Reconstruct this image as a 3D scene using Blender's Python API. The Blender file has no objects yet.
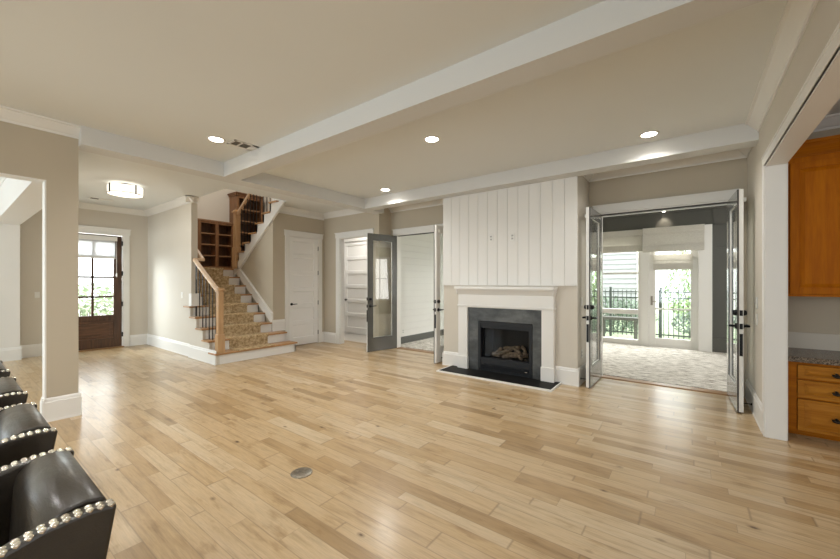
import bpy, bmesh, math, random
from mathutils import Vector, Matrix
R = math.radians
sc = bpy.context.scene
col = sc.collection
# ------------------------------------------------------------------ camera
cam = bpy.data.cameras.new('camera'); camo = bpy.data.objects.new('camera', cam); col.objects.link(camo)
camo.location = (0, 0, 1.41); camo.rotation_euler = (R(90), 0, math.atan2(3, 4))
cam.sensor_width = 36; cam.lens = 360 / 840 * 36; cam.shift_y = 3.5 / 840; cam.clip_start = .02
sc.camera = camo
# ------------------------------------------------------------------ world, lights, exposure
w = bpy.data.worlds.new('sky'); sc.world = w; w.use_nodes = True
bg = w.node_tree.nodes['Background']; bg.inputs[0].default_value = (.97, .99, 1, 1); bg.inputs[1].default_value = 4.0
vs = sc.view_settings; vs.view_transform = 'Standard'; vs.look = 'None'; vs.exposure = 0.52; vs.gamma = 1.0; vs.use_curve_mapping = False


def area(name, loc, direc, sx, sy, power, color=(1, 1, 1)):
    l = bpy.data.lights.new(name, 'AREA'); l.shape = 'RECTANGLE'; l.size = sx; l.size_y = sy; l.energy = power; l.color = color
    o = bpy.data.objects.new(name, l); col.objects.link(o); o.location = loc
    o.rotation_euler = Vector(direc).to_track_quat('-Z', 'Y').to_euler(); return o


DAY = (.82, .93, 1)
area('daylight_rear_windows', (-1.6, -5.7, 1.6), (0, 1, 0), 6.0, 2.6, 170, DAY)
area('daylight_kitchen_window', (3.7, .5, 1.7), (-1, .1, 0), 4.0, 1.6, 45, (.95, .97, 1))
area('daylight_dining_window', (-8, -3.7, 1.5), (.1, 1, .0), 3.0, 2.2, 130, DAY)
area('daylight_entry_door', (-12.0, .3, 2.5), (3.4, 2.4, -1.2), 1.8, 1.8, 330, (.84, .93, 1))
area('daylight_entry_sky', (-11.6, 2.0, 5.2), (1, 0, -1.3), 2.0, 2.0, 260, (.86, .94, 1))
area('daylight_sunroom', (-2.0, 10.0, 2.75), (0, -1, -.45), 6.0, .6, 330, (1, .985, .95))
area('stairwell_fill_light', (-8.4, 3.8, 5.45), (0, 0, -1), 1.2, .8, 34, (1, .97, .92))  # added light with no fixture, brightens the closed stairwell
area('sunroom_daylight_side', (2.8, 7.8, 1.6), (-1, 0, .1), 2.6, 1.8, 60, (1, .98, .94))
area('hall_fill_light', (-6.6, 6.2, 3.0), (0, 0, -1), .8, .6, 17, (1, .98, .95))  # added fill for the hall room, no real lamp there

# ------------------------------------------------------------------ mesh helpers
BASE = {}


class MB:
    def __init__(s): s.v = []; s.f = []; s.sm = []

    def add(s, vs_, fs, smooth=False):
        n = len(s.v); s.v += [tuple(v) for v in vs_]
        for f in fs: s.f.append([i + n for i in f]); s.sm.append(smooth)
        return s

    def box(s, x0, x1, y0, y1, z0, z1):
        if x0 > x1: x0, x1 = x1, x0
        if y0 > y1: y0, y1 = y1, y0
        if z0 > z1: z0, z1 = z1, z0
        return s.add([(x, y, z) for x in (x0, x1) for y in (y0, y1) for z in (z0, z1)],
                     [(0, 1, 3, 2), (4, 6, 7, 5), (0, 4, 5, 1), (2, 3, 7, 6), (0, 2, 6, 4), (1, 5, 7, 3)])

    def prism(s, poly, axis, a0, a1, smooth=False):
        def p(u, v, a): return {'x': (a, u, v), 'y': (u, a, v), 'z': (u, v, a)}[axis]
        n = len(poly)
        s.add([p(u, v, a0) for u, v in poly] + [p(u, v, a1) for u, v in poly],
              [list(range(n)), list(range(2 * n - 1, n - 1, -1))])
        k = len(s.v) - 2 * n
        for i in range(n):
            j = (i + 1) % n; s.f.append([k + i, k + n + i, k + n + j, k + j]); s.sm.append(smooth)
        return s

    def moulding(s, prof, p0, p1, nrm):
        """profile of (out, up) pairs run along the horizontal line p0-p1"""
        n = len(prof); vv = []
        for p in (p0, p1):
            for o, u in prof: vv.append((p[0] + nrm[0] * o, p[1] + nrm[1] * o, p[2] + u))
        return s.add(vv, [list(range(n)), list(range(2 * n - 1, n - 1, -1))] +
                     [[i, n + i, n + (i + 1) % n, (i + 1) % n] for i in range(n)])

    def tube(s, pts, r, n=8, cap=True):
        pts = [Vector(p) for p in pts]; rs = r if isinstance(r, (list, tuple)) else [r] * len(pts)
        k = len(s.v); up = None
        for i, p in enumerate(pts):
            d = (pts[min(i + 1, len(pts) - 1)] - pts[max(i - 1, 0)]).normalized()
            if up is None: up = Vector((0, 0, 1)) if abs(d.z) < .9 else Vector((1, 0, 0))
            a = d.cross(up).normalized(); b = a.cross(d).normalized()
            for j in range(n):
                t = 2 * math.pi * (j + .5) / n
                s.v.append(tuple(p + (a * math.cos(t) + b * math.sin(t)) * rs[i]))
        for i in range(len(pts) - 1):
            for j in range(n):
                s.f.append([k + i * n + j, k + i * n + (j + 1) % n, k + (i + 1) * n + (j + 1) % n, k + (i + 1) * n + j]); s.sm.append(n > 4)
        if cap:
            s.f.append([k + j for j in range(n)][::-1]); s.sm.append(False)
            m = k + (len(pts) - 1) * n; s.f.append([m + j for j in range(n)]); s.sm.append(False)
        return s

    def lathe(s, prof, c, n=24, axis='z', smooth=True):
        k = len(s.v)
        for r_, h_ in prof:
            for j in range(n):
                t = 2 * math.pi * j / n; a, b = r_ * math.cos(t), r_ * math.sin(t)
                s.v.append({'z': (c[0] + a, c[1] + b, c[2] + h_), 'y': (c[0] + a, c[1] + h_, c[2] + b), 'x': (c[0] + h_, c[1] + a, c[2] + b)}[axis])
        for i in range(len(prof) - 1):
            for j in range(n):
                s.f.append([k + i * n + j, k + i * n + (j + 1) % n, k + (i + 1) * n + (j + 1) % n, k + (i + 1) * n + j]); s.sm.append(smooth)
        s.f.append([k + j for j in range(n)][::-1]); s.sm.append(False)
        m = k + (len(prof) - 1) * n; s.f.append([m + j for j in range(n)]); s.sm.append(False)
        return s

    def build(s, name, m, parent=None, bevel=0, sub=0):
        b = BASE.get(parent.name, Vector((0, 0, 0))) if parent else Vector((0, 0, 0))
        me = bpy.data.meshes.new(name); me.from_pydata([tuple(Vector(v) - b) for v in s.v], [], s.f)
        for p, q in zip(me.polygons, s.sm): p.use_smooth = q
        bm = bmesh.new(); bm.from_mesh(me); bmesh.ops.recalc_face_normals(bm, faces=bm.faces); bm.to_mesh(me); bm.free()
        me.materials.append(m)
        o = bpy.data.objects.new(name, me); col.objects.link(o)
        if parent: o.parent = parent; BASE[o.name] = b
        if bevel:
            md = o.modifiers.new('bevel', 'BEVEL'); md.width = bevel; md.segments = 2; md.limit_method = 'ANGLE'
        if sub:
            md = o.modifiers.new('sub', 'SUBSURF'); md.levels = sub; md.render_levels = sub
        return o


def tag(o, label, cat, group=None, kind=None):
    o['label'] = label; o['category'] = cat
    if group: o['group'] = group
    if kind: o['kind'] = kind
    return o


def thing(name, label, cat, base=(0, 0, 0), group=None, kind=None, local=False):
    o = bpy.data.objects.new(name, None); col.objects.link(o); o.location = base; o.empty_display_size = .1
    BASE[o.name] = Vector((0, 0, 0)) if local else Vector(base)
    return tag(o, label, cat, group, kind)


def copy_tree(o, parent=None):
    c = o.copy(); col.objects.link(c); c.parent = parent
    for ch in list(o.children): copy_tree(ch, c)
    return c


def struct(o, label=None, cat=None):
    o['kind'] = 'structure'
    if label: o['label'] = label; o['category'] = cat
    return o


# ------------------------------------------------------------------ materials
class NT:
    def __init__(s, name):
        s.m = bpy.data.materials.new(name); s.m.use_nodes = True; s.t = s.m.node_tree; s.b = s.t.nodes['Principled BSDF']

    def n(s, typ, **kw):
        o = s.t.nodes.new(typ)
        for k, v in kw.items(): setattr(o, k, v)
        return o

    def link(s, a, b): s.t.links.new(a, b)

    def math(s, op, a, b=None, c=None):
        o = s.n('ShaderNodeMath', operation=op)
        for i, x in enumerate((a, b, c)):
            if x is None: continue
            if isinstance(x, (int, float)): o.inputs[i].default_value = x
            else: s.link(x, o.inputs[i])
        return o.outputs[0]

    def coords(s, scale=(1, 1, 1), src='Object'):
        c = s.n('ShaderNodeTexCoord'); mp = s.n('ShaderNodeMapping'); mp.inputs['Scale'].default_value = scale
        s.link(c.outputs[src], mp.inputs[0]); return mp.outputs[0]

    def noise(s, vec, scale, detail=3, rough=.5):
        o = s.n('ShaderNodeTexNoise'); o.inputs['Scale'].default_value = scale; o.inputs['Detail'].default_value = detail; o.inputs['Roughness'].default_value = rough
        s.link(vec, o.inputs['Vector']); return o.outputs[0]

    def ramp(s, fac, stops):
        o = s.n('ShaderNodeValToRGB'); e = o.color_ramp.elements
        while len(e) < len(stops): e.new(.5)
        for el, (p, c) in zip(e, stops): el.position = p; el.color = (*c, 1)
        s.link(fac, o.inputs[0]); return o.outputs[0]

    def mix(s, fac, a, b, mode='MIX'):
        o = s.n('ShaderNodeMix', data_type='RGBA', blend_type=mode)
        for i, x in ((0, fac), (6, a), (7, b)):
            if isinstance(x, (int, float)): o.inputs[i].default_value = x
            elif isinstance(x, tuple): o.inputs[i].default_value = (*x, 1)
            else: s.link(x, o.inputs[i])
        return o.outputs[2]

    def bump(s, h, strength, dist=.01):
        o = s.n('ShaderNodeBump'); o.inputs['Strength'].default_value = strength; o.inputs['Distance'].default_value = dist
        s.link(h, o.inputs['Height']); s.link(o.outputs[0], s.b.inputs['Normal'])


def plain(name, c, rough=.5, metal=0, var=.04, scale=6, bump=0, spec=None, coat=0):
    t = NT(name); f = t.noise(t.coords(), scale)
    t.link(t.ramp(f, [(.3, tuple(x * (1 - var) for x in c)), (.7, tuple(min(1, x * (1 + var)) for x in c))]), t.b.inputs['Base Color'])
    t.b.inputs['Roughness'].default_value = rough; t.b.inputs['Metallic'].default_value = metal
    if spec is not None: t.b.inputs['Specular IOR Level'].default_value = spec
    if coat: t.b.inputs['Coat Weight'].default_value = coat; t.b.inputs['Coat Roughness'].default_value = .12
    if bump: t.bump(t.noise(t.coords(), scale * 25, 2), bump, .002)
    return t.m


def wood(name, c0, c1, axis='x', rough=.4, grain=1.0, coat=0, spec=None):
    t = NT(name); s = {'x': (1.2, 16, 16), 'y': (16, 1.2, 16), 'z': (16, 16, 1.2)}[axis]
    v = t.coords(tuple(q * grain for q in s)); f = t.noise(v, 1.6, 6, .62)
    f2 = t.noise(t.coords(tuple(q * grain * 3 for q in s)), 2.2, 3)
    g = t.math('ADD', t.math('MULTIPLY', f, .72), t.math('MULTIPLY', f2, .28))
    t.link(t.ramp(g, [(.32, c0), (.66, c1)]), t.b.inputs['Base Color'])
    t.b.inputs['Roughness'].default_value = rough
    if coat: t.b.inputs['Coat Weight'].default_value = coat; t.b.inputs['Coat Roughness'].default_value = .2
    if spec is not None: t.b.inputs['Specular IOR Level'].default_value = spec
    t.bump(g, .08, .004)
    return t.m


def emit(name, c, s):
    m = bpy.data.materials.new(name); m.use_nodes = True; t = m.node_tree
    b = t.nodes['Principled BSDF']; b.inputs['Base Color'].default_value = (*c, 1)
    b.inputs['Emission Color'].default_value = (*c, 1); b.inputs['Emission Strength'].default_value = s
    return m


def glass_mat(name, tint=(.97, .985, .98), rough=.0, boost=1.0):
    m = bpy.data.materials.new(name); m.use_nodes = True; t = m.node_tree; t.nodes.remove(t.nodes['Principled BSDF'])
    tr = t.nodes.new('ShaderNodeBsdfTransparent'); tr.inputs[0].default_value = (*tint, 1)
    gl = t.nodes.new('ShaderNodeBsdfGlossy'); gl.inputs['Roughness'].default_value = rough
    fr = t.nodes.new('ShaderNodeFresnel'); ge = t.nodes.new('ShaderNodeNewGeometry'); mr = t.nodes.new('ShaderNodeMapRange'); mr.inputs[3].default_value = 1.5; mr.inputs[4].default_value = 1 / 1.5
    t.links.new(ge.outputs['Backfacing'], mr.inputs[0]); t.links.new(mr.outputs[0], fr.inputs[0])
    mu = t.nodes.new('ShaderNodeMath'); mu.operation = 'MULTIPLY'; mu.inputs[1].default_value = boost; mu.use_clamp = True
    mx = t.nodes.new('ShaderNodeMixShader'); t.links.new(fr.outputs[0], mu.inputs[0]); t.links.new(mu.outputs[0], mx.inputs[0])
    t.links.new(tr.outputs[0], mx.inputs[1]); t.links.new(gl.outputs[0], mx.inputs[2])
    t.links.new(mx.outputs[0], t.nodes['Material Output'].inputs[0]); return m


def floor_mat():
    t = NT('oak_planks'); c = t.n('ShaderNodeTexCoord'); sp = t.n('ShaderNodeSeparateXYZ'); t.link(c.outputs['Object'], sp.inputs[0])
    x, y = sp.outputs[0], sp.outputs[1]
    u = t.math('ADD', t.math('DIVIDE', y, .112), t.math('MULTIPLY', t.math('SINE', t.math('MULTIPLY', y, 13.7)), .22))
    row = t.math('FLOOR', u); fu = t.math('FRACT', u)
    wn = t.n('ShaderNodeTexWhiteNoise', noise_dimensions='1D'); t.link(row, wn.inputs['W'])
    v = t.math('ADD', t.math('DIVIDE', x, .82), t.math('MULTIPLY', wn.outputs[0], 9.0))
    v = t.math('ADD', v, t.math('MULTIPLY', t.math('SINE', t.math('MULTIPLY', v, 3.1)), .2))
    idx = t.math('FLOOR', v); fv = t.math('FRACT', v)
    cb = t.n('ShaderNodeCombineXYZ'); t.link(row, cb.inputs[0]); t.link(idx, cb.inputs[1])
    wn2 = t.n('ShaderNodeTexWhiteNoise', noise_dimensions='3D'); t.link(cb.outputs[0], wn2.inputs[0])
    rnd = wn2.outputs[0]
    # grain: coordinates shifted per plank
    gv = t.n('ShaderNodeCombineXYZ')
    t.link(t.math('ADD', t.math('MULTIPLY', x, 1.1), t.math('MULTIPLY', rnd, 37.0)), gv.inputs[0])
    t.link(t.math('MULTIPLY', y, 13.0), gv.inputs[1]); t.link(t.math('MULTIPLY', rnd, 11.0), gv.inputs[2])
    g1 = t.noise(gv.outputs[0], 1.7, 6, .65)
    gv2 = t.n('ShaderNodeCombineXYZ')
    t.link(t.math('ADD', t.math('MULTIPLY', x, 5.0), t.math('MULTIPLY', rnd, 37.0)), gv2.inputs[0]); t.link(t.math('MULTIPLY', y, 90.0), gv2.inputs[1])
    g2 = t.noise(gv2.outputs[0], 1.5, 3, .6)
    base = t.ramp(rnd, [(0, tuple(q * .86 for q in FLOOR[0])), (.14, FLOOR[0]), (.35, FLOOR[1]), (.7, FLOOR[2]), (1, FLOOR[3])])
    gcol = t.ramp(g1, [(.22, (.60, .52, .44)), (.40, (.90, .88, .85)), (.52, (1.06, 1.05, 1.04)), (.62, (.98, .98, .99)), (.78, (.76, .70, .64))])
    k = t.mix(1.0, base, gcol, 'MULTIPLY')
    k = t.mix(1.0, k, t.ramp(g2, [(.3, (.9, .89, .88)), (.7, (1.06, 1.06, 1.06))]), 'MULTIPLY')
    bv = t.n('ShaderNodeCombineXYZ')
    t.link(t.math('ADD', t.math('MULTIPLY', x, 2.2), t.math('MULTIPLY', rnd, 53.0)), bv.inputs[0]); t.link(t.math('MULTIPLY', y, 7.0), bv.inputs[1]); t.link(t.math('MULTIPLY', rnd, 29.0), bv.inputs[2])
    blot = t.noise(bv.outputs[0], 1.3, 5, .6)
    k = t.mix(1.0, k, t.ramp(blot, [(.28, (.68, .60, .50)), (.42, (.98, .96, .94)), (.6, (1.03, 1.03, 1.05)), (.74, (.90, .93, .98))]), 'MULTIPLY')
    # knots
    kv = t.n('ShaderNodeCombineXYZ'); t.link(t.math('MULTIPLY', x, 1.0), kv.inputs[0]); t.link(t.math('MULTIPLY', y, 1.9), kv.inputs[1])
    vo = t.n('ShaderNodeTexVoronoi'); vo.inputs['Scale'].default_value = 2.9; t.link(kv.outputs[0], vo.inputs['Vector'])
    sepc = t.n('ShaderNodeSeparateColor'); t.link(vo.outputs['Color'], sepc.inputs[0])
    on = t.math('GREATER_THAN', sepc.outputs[0], .35)
    dk = t.math('ADD', vo.outputs['Distance'], t.math('MULTIPLY', t.math('SUBTRACT', g1, .5), .06))
    knot = t.ramp(dk, [(.03, (1, 1, 1)), (.055, (.5, .5, .5)), (.11, (0, 0, 0))])
    k = t.mix(t.math('MULTIPLY', t.math('MULTIPLY', knot, on), .95), k, (.10, .05, .02))
    # seams
    e1 = t.math('MULTIPLY', t.math('MINIMUM', fu, t.math('SUBTRACT', 1, fu)), .112)
    e2 = t.math('MULTIPLY', t.math('MINIMUM', fv, t.math('SUBTRACT', 1, fv)), .82)
    e = t.math('MINIMUM', e1, e2)
    seam = t.ramp(e, [(.0005, (1, 1, 1)), (.0017, (0, 0, 0))])
    k = t.mix(t.math('MULTIPLY', seam, .5), k, (.16, .10, .055))
    t.link(k, t.b.inputs['Base Color'])
    t.link(t.math('ADD', .27, t.math('MULTIPLY', g1, .16)), t.b.inputs['Roughness'])
    t.b.inputs['Coat Weight'].default_value = .35; t.b.inputs['Coat Roughness'].default_value = .2
    h = t.math('SUBTRACT', t.math('MULTIPLY', g1, .25), seam)
    t.bump(h, .10, .002)
    return t.m


FLOOR = [(.44, .30, .15), (.52, .375, .205), (.55, .41, .24), (.59, .47, .305)]
M = {}
M['floor'] = floor_mat()
M['wall'] = plain('beige_paint', (.50, .435, .335), .75, var=.015, scale=1.5)
M['cream'] = plain('pale_wall_paint', (.62, .57, .49), .75, var=.015, scale=1.5)
M['ceil'] = plain('ceiling_paint', (.75, .765, .75), .8, var=.01, scale=1)
M['beam'] = plain('beam_paint', (.66, .655, .635), .55, var=.01, scale=1)
M['trim'] = plain('white_trim_paint', (.78, .76, .72), .42, var=.01, scale=2)
M['door'] = plain('white_door_paint', (.83, .815, .785), .42, var=.01, scale=2)
M['ship'] = plain('white_plank_paint', (.74, .72, .68), .45, var=.012, scale=2)
M['gap'] = plain('plank_gap', (.66, .64, .60), .8)
M['grey'] = plain('grey_paint', (.085, .083, .072), .5, var=.03, scale=3)
M['dgrey'] = plain('dark_grey_paint', (.085, .083, .073), .45, var=.03, scale=3)
M['gdoor'] = plain('grey_door_paint', (.10, .098, .088), .24, var=.03, scale=3, coat=.7)
M['black'] = plain('black_metal', (.012, .012, .013), .38, .6)
M['fence'] = plain('fence_hazed', (.045, .058, .052), .5, .2)  # fence black lightened to grey-green, haze put into its colour
M['dark'] = plain('dark_weatherstrip', (.05, .042, .035), .6)
M['white'] = plain('white_plastic', (.75, .74, .70), .35)
M['outlet'] = plain('outlet_face', (.48, .47, .44), .4)
M['slot'] = plain('slot_dark', (.06, .06, .055), .6)
M['oak'] = wood('oak_tread', (.30, .15, .055), (.50, .28, .12), 'y', .35)
M['oakz'] = wood('oak_post', (.42, .24, .11), (.56, .36, .19), 'z', .35)
M['rail'] = wood('oak_rail', (.58, .39, .24), (.70, .52, .36), 'x', .35)
M['thr'] = wood('oak_threshold', (.22, .11, .04), (.36, .20, .085), 'x', .35)
M['walnut'] = wood('dark_stained_wood', (.035, .017, .009), (.11, .05, .025), 'z', .35)
M['walnutx'] = wood('dark_stained_panel', (.045, .02, .01), (.15, .07, .035), 'y', .35)
M['shelfz'] = wood('bookcase_wood', (.14, .06, .022), (.27, .13, .055), 'z', .4)
M['shelfb'] = wood('bookcase_back', (.075, .033, .014), (.15, .07, .03), 'z', .5)
M['shelfy'] = wood('bookcase_shelf', (.22, .115, .055), (.36, .20, .10), 'y', .4)
M['cherry'] = wood('cherry_cabinet', (.37, .10, .002), (.54, .17, .003), 'z', .5, .8, spec=.12)
M['cherryx'] = wood('cherry_rail', (.26, .07, .002), (.46, .15, .004), 'x', .5, .8, spec=.12)
M['pine'] = wood('amber_drawer', (.29, .095, .006), (.50, .21, .024), 'x', .5, .7, spec=.15)
M['bronze'] = plain('bronze_pull', (.03, .022, .016), .4, .7)
M['leather'] = None
M['nail'] = plain('nickel_nail', (.72, .68, .60), .25, 1.0)
M['leg'] = wood('espresso_leg', (.03, .015, .008), (.07, .035, .018), 'z', .35)
M['glass'] = glass_mat('window_glass')
M['fglass'] = glass_mat('door_glass', boost=1.6)
M['hearthglass'] = glass_mat('firebox_glass', (.8, .8, .8), boost=.22)
M['shade'] = emit('drum_shade', (1, .95, .86), .75)
M['lamp'] = emit('lamp_disc', (1, .93, .80), 14)
M['iron'] = plain('iron_rod', (.03, .026, .024), .45, .5)
M['log'] = plain('ceramic_log', (.30, .22, .15), .9, var=.6, scale=25, bump=.8)
M['ash'] = plain('ember_bed', (.10, .09, .08), .95, var=.6, scale=60, bump=1)
M['fire'] = plain('firebox_black', (.012, .012, .012), .6, var=.2, scale=8)
M['fsteel'] = plain('firebox_frame', (.012, .013, .015), .5, .0, spec=.3)
M['lawn'] = plain('lawn_grass', (.36, .43, .27), .9, var=.4, scale=9, bump=.6)
M['pave'] = plain('pale_paving', (.55, .53, .49), .9, var=.1, scale=4)
M['leafa'] = plain('leaf_light', (.34, .47, .22), .7, var=.5, scale=3)
M['leafb'] = plain('leaf_dark', (.17, .23, .165), .7, var=.5, scale=3)
M['leafp'] = plain('leaf_pale', (.34, .42, .27), .7, var=.4, scale=3)
M['bark'] = plain('bark', (.12, .08, .05), .9, var=.4, scale=10)
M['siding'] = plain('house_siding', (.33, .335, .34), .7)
M['metalvent'] = plain('brushed_floor_plate', (.30, .27, .22), .35, .85, var=.25, scale=60)
M['hallfloor'] = plain('pale_hall_tile', (.62, .58, .52), .35, var=.05, scale=5)


def leather():
    t = NT('brown_leather'); v = t.coords(); f = t.noise(v, 7, 4)
    t.link(t.ramp(f, [(.3, (.015, .011, .007)), (.7, (.029, .022, .0145))]), t.b.inputs['Base Color'])
    t.link(t.math('ADD', .24, t.math('MULTIPLY', t.noise(v, 30, 3), .16)), t.b.inputs['Roughness'])
    t.b.inputs['Coat Weight'].default_value = .3; t.b.inputs['Coat Roughness'].default_value = .18
    vo = t.n('ShaderNodeTexVoronoi'); vo.inputs['Scale'].default_value = 260; t.link(v, vo.inputs['Vector'])
    cr = t.noise(t.coords((1, 5, 5)), 9, 4, .6)
    t.bump(t.math('ADD', t.math('MULTIPLY', vo.outputs['Distance'], .12), t.math('MULTIPLY', cr, 1.0)), .45, .006)
    return t.m


M['leather'] = leather()


def slate_mat(name, a, b, rough):
    t = NT(name); f = t.noise(t.coords((1, 1, 1.6)), 3.2, 6, .62)
    t.link(t.ramp(f, [(.35, a), (.55, tuple((x + y) / 2 for x, y in zip(a, b))), (.7, b)]), t.b.inputs['Base Color'])
    t.b.inputs['Roughness'].default_value = rough; t.bump(f, .1, .004); return t.m


M['slate'] = slate_mat('grey_slate', (.020, .020, .019), (.115, .12, .115), .42)
M['hearth'] = slate_mat('black_hearth_slate', (.006, .006, .006), (.014, .013, .012), .55); M['hearth'].node_tree.nodes['Principled BSDF'].inputs['Specular IOR Level'].default_value = .18


def speck(name, stops, scale):
    t = NT(name); v = t.coords(); vo = t.n('ShaderNodeTexVoronoi'); vo.inputs['Scale'].default_value = scale; t.link(v, vo.inputs['Vector'])
    sp = t.n('ShaderNodeSeparateColor'); t.link(vo.outputs['Color'], sp.inputs[0])
    f = t.math('ADD', t.math('MULTIPLY', sp.outputs[0], .6), t.math('MULTIPLY', t.noise(v, scale * .25, 4), .4))
    t.link(t.ramp(f, stops), t.b.inputs['Base Color']); return t


g_ = speck('granite', [(.25, (.03, .024, .02)), (.5, (.14, .105, .075)), (.7, (.28, .22, .16))], 160); g_.b.inputs['Roughness'].default_value = .25; M['granite'] = g_.m


def carpet_mat(name, stops, sc1, stretch, bumpsc):
    t = NT(name); f = t.noise(t.coords(stretch), sc1, 5, .7)
    f2 = t.noise(t.coords(), bumpsc, 2)
    g = t.math('ADD', t.math('MULTIPLY', f, .75), t.math('MULTIPLY', f2, .25))
    t.link(t.ramp(g, stops), t.b.inputs['Base Color']); t.b.inputs['Roughness'].default_value = .95; t.b.inputs['Specular IOR Level'].default_value = .1
    t.bump(f2, .6, .006); return t.m


M['runner'] = carpet_mat('gold_runner', [(.38, (.30, .20, .10)), (.48, (.47, .34, .19)), (.58, (.66, .52, .33))], 20, (1, 1, 1), 200)
M['rug'] = carpet_mat('sunroom_carpet', [(.40, (.22, .185, .145)), (.48, (.56, .52, .46)), (.58, (.80, .76, .70))], 9, (.7, 3.0, 1), 130)


def weave():
    t = NT('woven_shade'); v = t.coords(); wv = t.n('ShaderNodeTexWave', wave_type='BANDS', bands_direction='Z'); wv.inputs['Scale'].default_value = 28; wv.inputs['Distortion'].default_value = 1.5; t.link(v, wv.inputs['Vector'])
    n = t.noise(t.coords((1, 1, 3)), 40, 3)
    g = t.math('ADD', t.math('MULTIPLY', wv.outputs[1], .35), t.math('MULTIPLY', n, .65))
    t.link(t.ramp(g, [(.3, (.56, .525, .46)), (.7, (.82, .79, .73))]), t.b.inputs['Base Color']); t.b.inputs['Roughness'].default_value = .9
    t.bump(g, .3, .004)
    tl = t.n('ShaderNodeBsdfTranslucent'); tl.inputs[0].default_value = (.75, .72, .66, 1); mx = t.n('ShaderNodeMixShader'); mx.inputs[0].default_value = .3
    t.link(t.b.outputs[0], mx.inputs[1]); t.link(tl.outputs[0], mx.inputs[2]); t.link(mx.outputs[0], t.t.nodes['Material Output'].inputs[0])
    return t.m


M['weave'] = weave()

# ================================================================== STRUCTURE
H = 3.06           # ceiling
BB = [(0, 0), (.022, 0), (.022, .015), (.018, .018), (.018, .195), (.012, .205), (.010, .222), (.004, .236), (0, .24)]
SHOE = .24
CR = [(0, 0), (0, -.115), (.012, -.115), (.016, -.095), (.03, -.085), (.075, -.035), (.085, -.02), (.105, -.016), (.105, 0)]
# floors
struct(MB().box(-10.18, 4.0, -6.1, 6.0, -.12, 0).build('floor', M['floor']))
struct(MB().box(-8.6, -5.36, 6.0, 7.0, -.12, 0).build('floor_hall', M['hallfloor']))
struct(MB().box(-5.45, 3.0, 6.0, 9.6, -.12, 0).build('floor_sunroom', M['hallfloor']))
# ceilings (with the stairwell opening)
c = MB(); c.box(-6.5, 4.0, -6.1, 6.05, H, H + .15); c.box(-10.18, -6.5, -6.1, 2.99, H, H + .15); c.box(-7.05, -6.5, 4.2, 6.05, H, H + .15); c.box(-8.6, -5.3, 6.0, 7.0, H, H + .15)
struct(c.build('ceiling', M['ceil']))
struct(MB().box(-5.45, 3.0, 6.05, 9.6, 3.02, 3.15).build('ceiling_sunroom', M['ceil']))
struct(MB().box(-10.18, -6.4, 2.89, 5.7, 5.6, 5.7).build('ceiling_stairwell', M['ceil']))
# beams
b = MB(); b.box(-5.1, .56, 2.33, 2.55, 2.866, H); b.box(-5.1, .56, 4.99, 5.22, 2.866, H); b.box(-5.36, -5.1, .887, 5.55, 2.866, H)
struct(b.build('ceiling_beams', M['beam']))
# walls
b = MB(); b.box(-10.18, -10.03, -6.1, 1.42, 0, H); b.box(-10.18, -10.03, 1.42, 2.44, 2.47, H); b.box(-10.18, -10.03, 2.44, 2.89, 0, H)
struct(b.build('wall_entry', M['cream']))
b = MB(); b.box(-10.18, -10.03, 2.89, 5.7, 0, 5.6); b.box(-10.03, -7.05, 5.55, 5.7, 0, 5.6); b.box(-10.03, -6.4, 2.89, 2.99, H + .15, 5.6); b.box(-6.5, -6.4, 2.99, 5.7, H + .15, 5.6)
b.box(-7.05, -6.5, 5.55, 5.7, H + .15, 5.6)
struct(b.build('wall_stairwell', M['cream']))
struct(MB().box(-10.03, -7.62, 2.88, 2.99, 0, H).build('wall_foyer', M['cream']))
b = MB(); b.box(-7.17, -7.05, 4.22, 4.60, 0, H); b.box(-7.17, -7.05, 5.38, 5.67, 0, H); b.box(-7.17, -7.05, 4.60, 5.38, 2.45, H)
struct(b.build('wall_closet', M['wall']))
b = MB(); b.box(-7.05, -6.48, 5.55, 5.67, 0, H); b.box(-5.53, -5.24, 5.55, 5.67, 0, H); b.box(-6.48, -5.53, 5.55, 5.67, 2.45, H); b.box(-5.36, -5.24, 5.67, 6.05, 0, H)
struct(b.build('wall_hall', M['wall']))
b = MB(); b.box(-8.6, -8.5, 5.67, 7.0, 0, H); b.box(-8.6, -7.83, 6.85, 7.0, 0, H); b.box(-6.82, -5.45, 6.85, 7.0, 0, H); b.box(-7.83, -6.82, 6.85, 7.0, 2.56, H); b.box(-7.83, -6.82, 6.95, 7.0, 0, 2.56); b.box(-5.45, -5.36, 5.67, 7.0, 0, H); b.box(-8.6, -7.17, 5.70, 5.76, 0, H)
struct(b.build('wall_hall_room', M['trim']))
b = MB(); b.box(-5.24, -5.08, 5.93, 6.05, 0, H); b.box(-5.08, -3.55, 5.93, 6.05, 2.45, H); b.box(-3.55, -1.08, 5.93, 6.05, 0, H); b.box(-1.08, .40, 5.93, 6.05, 2.45, H); b.box(.40, .56, 5.93, 6.05, 0, H)
struct(b.build('wall_back', M['wall']))
b = MB(); b.box(-3.40, -2.70, 5.22, 5.93, 0, H); b.box(-1.84, -1.23, 5.22, 5.93, 0, H); b.box(-2.70, -1.84, 5.22, 5.93, .80, H); b.box(-2.70, -1.84, 5.62, 5.93, 0, .80); b.box(-2.70, -1.84, 5.22, 5.62, 0, .05)
struct(b.build('wall_chimney', M['cream']))
b = MB(); b.box(.56, .688, 4.54, 6.05, 0, H); b.box(.56, .688, -1.2, 4.54, 2.485, H); b.box(.56, .688, -6.1, -1.2, 0, H)
struct(b.build('wall_right', M['cream']))
b = MB(); b.box(.688, 4.0, 5.34, 5.46, 0, H); b.box(3.9, 4.0, -6.1, 5.34, 0, H)
struct(b.build('wall_kitchen', M['wall']))
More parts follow.
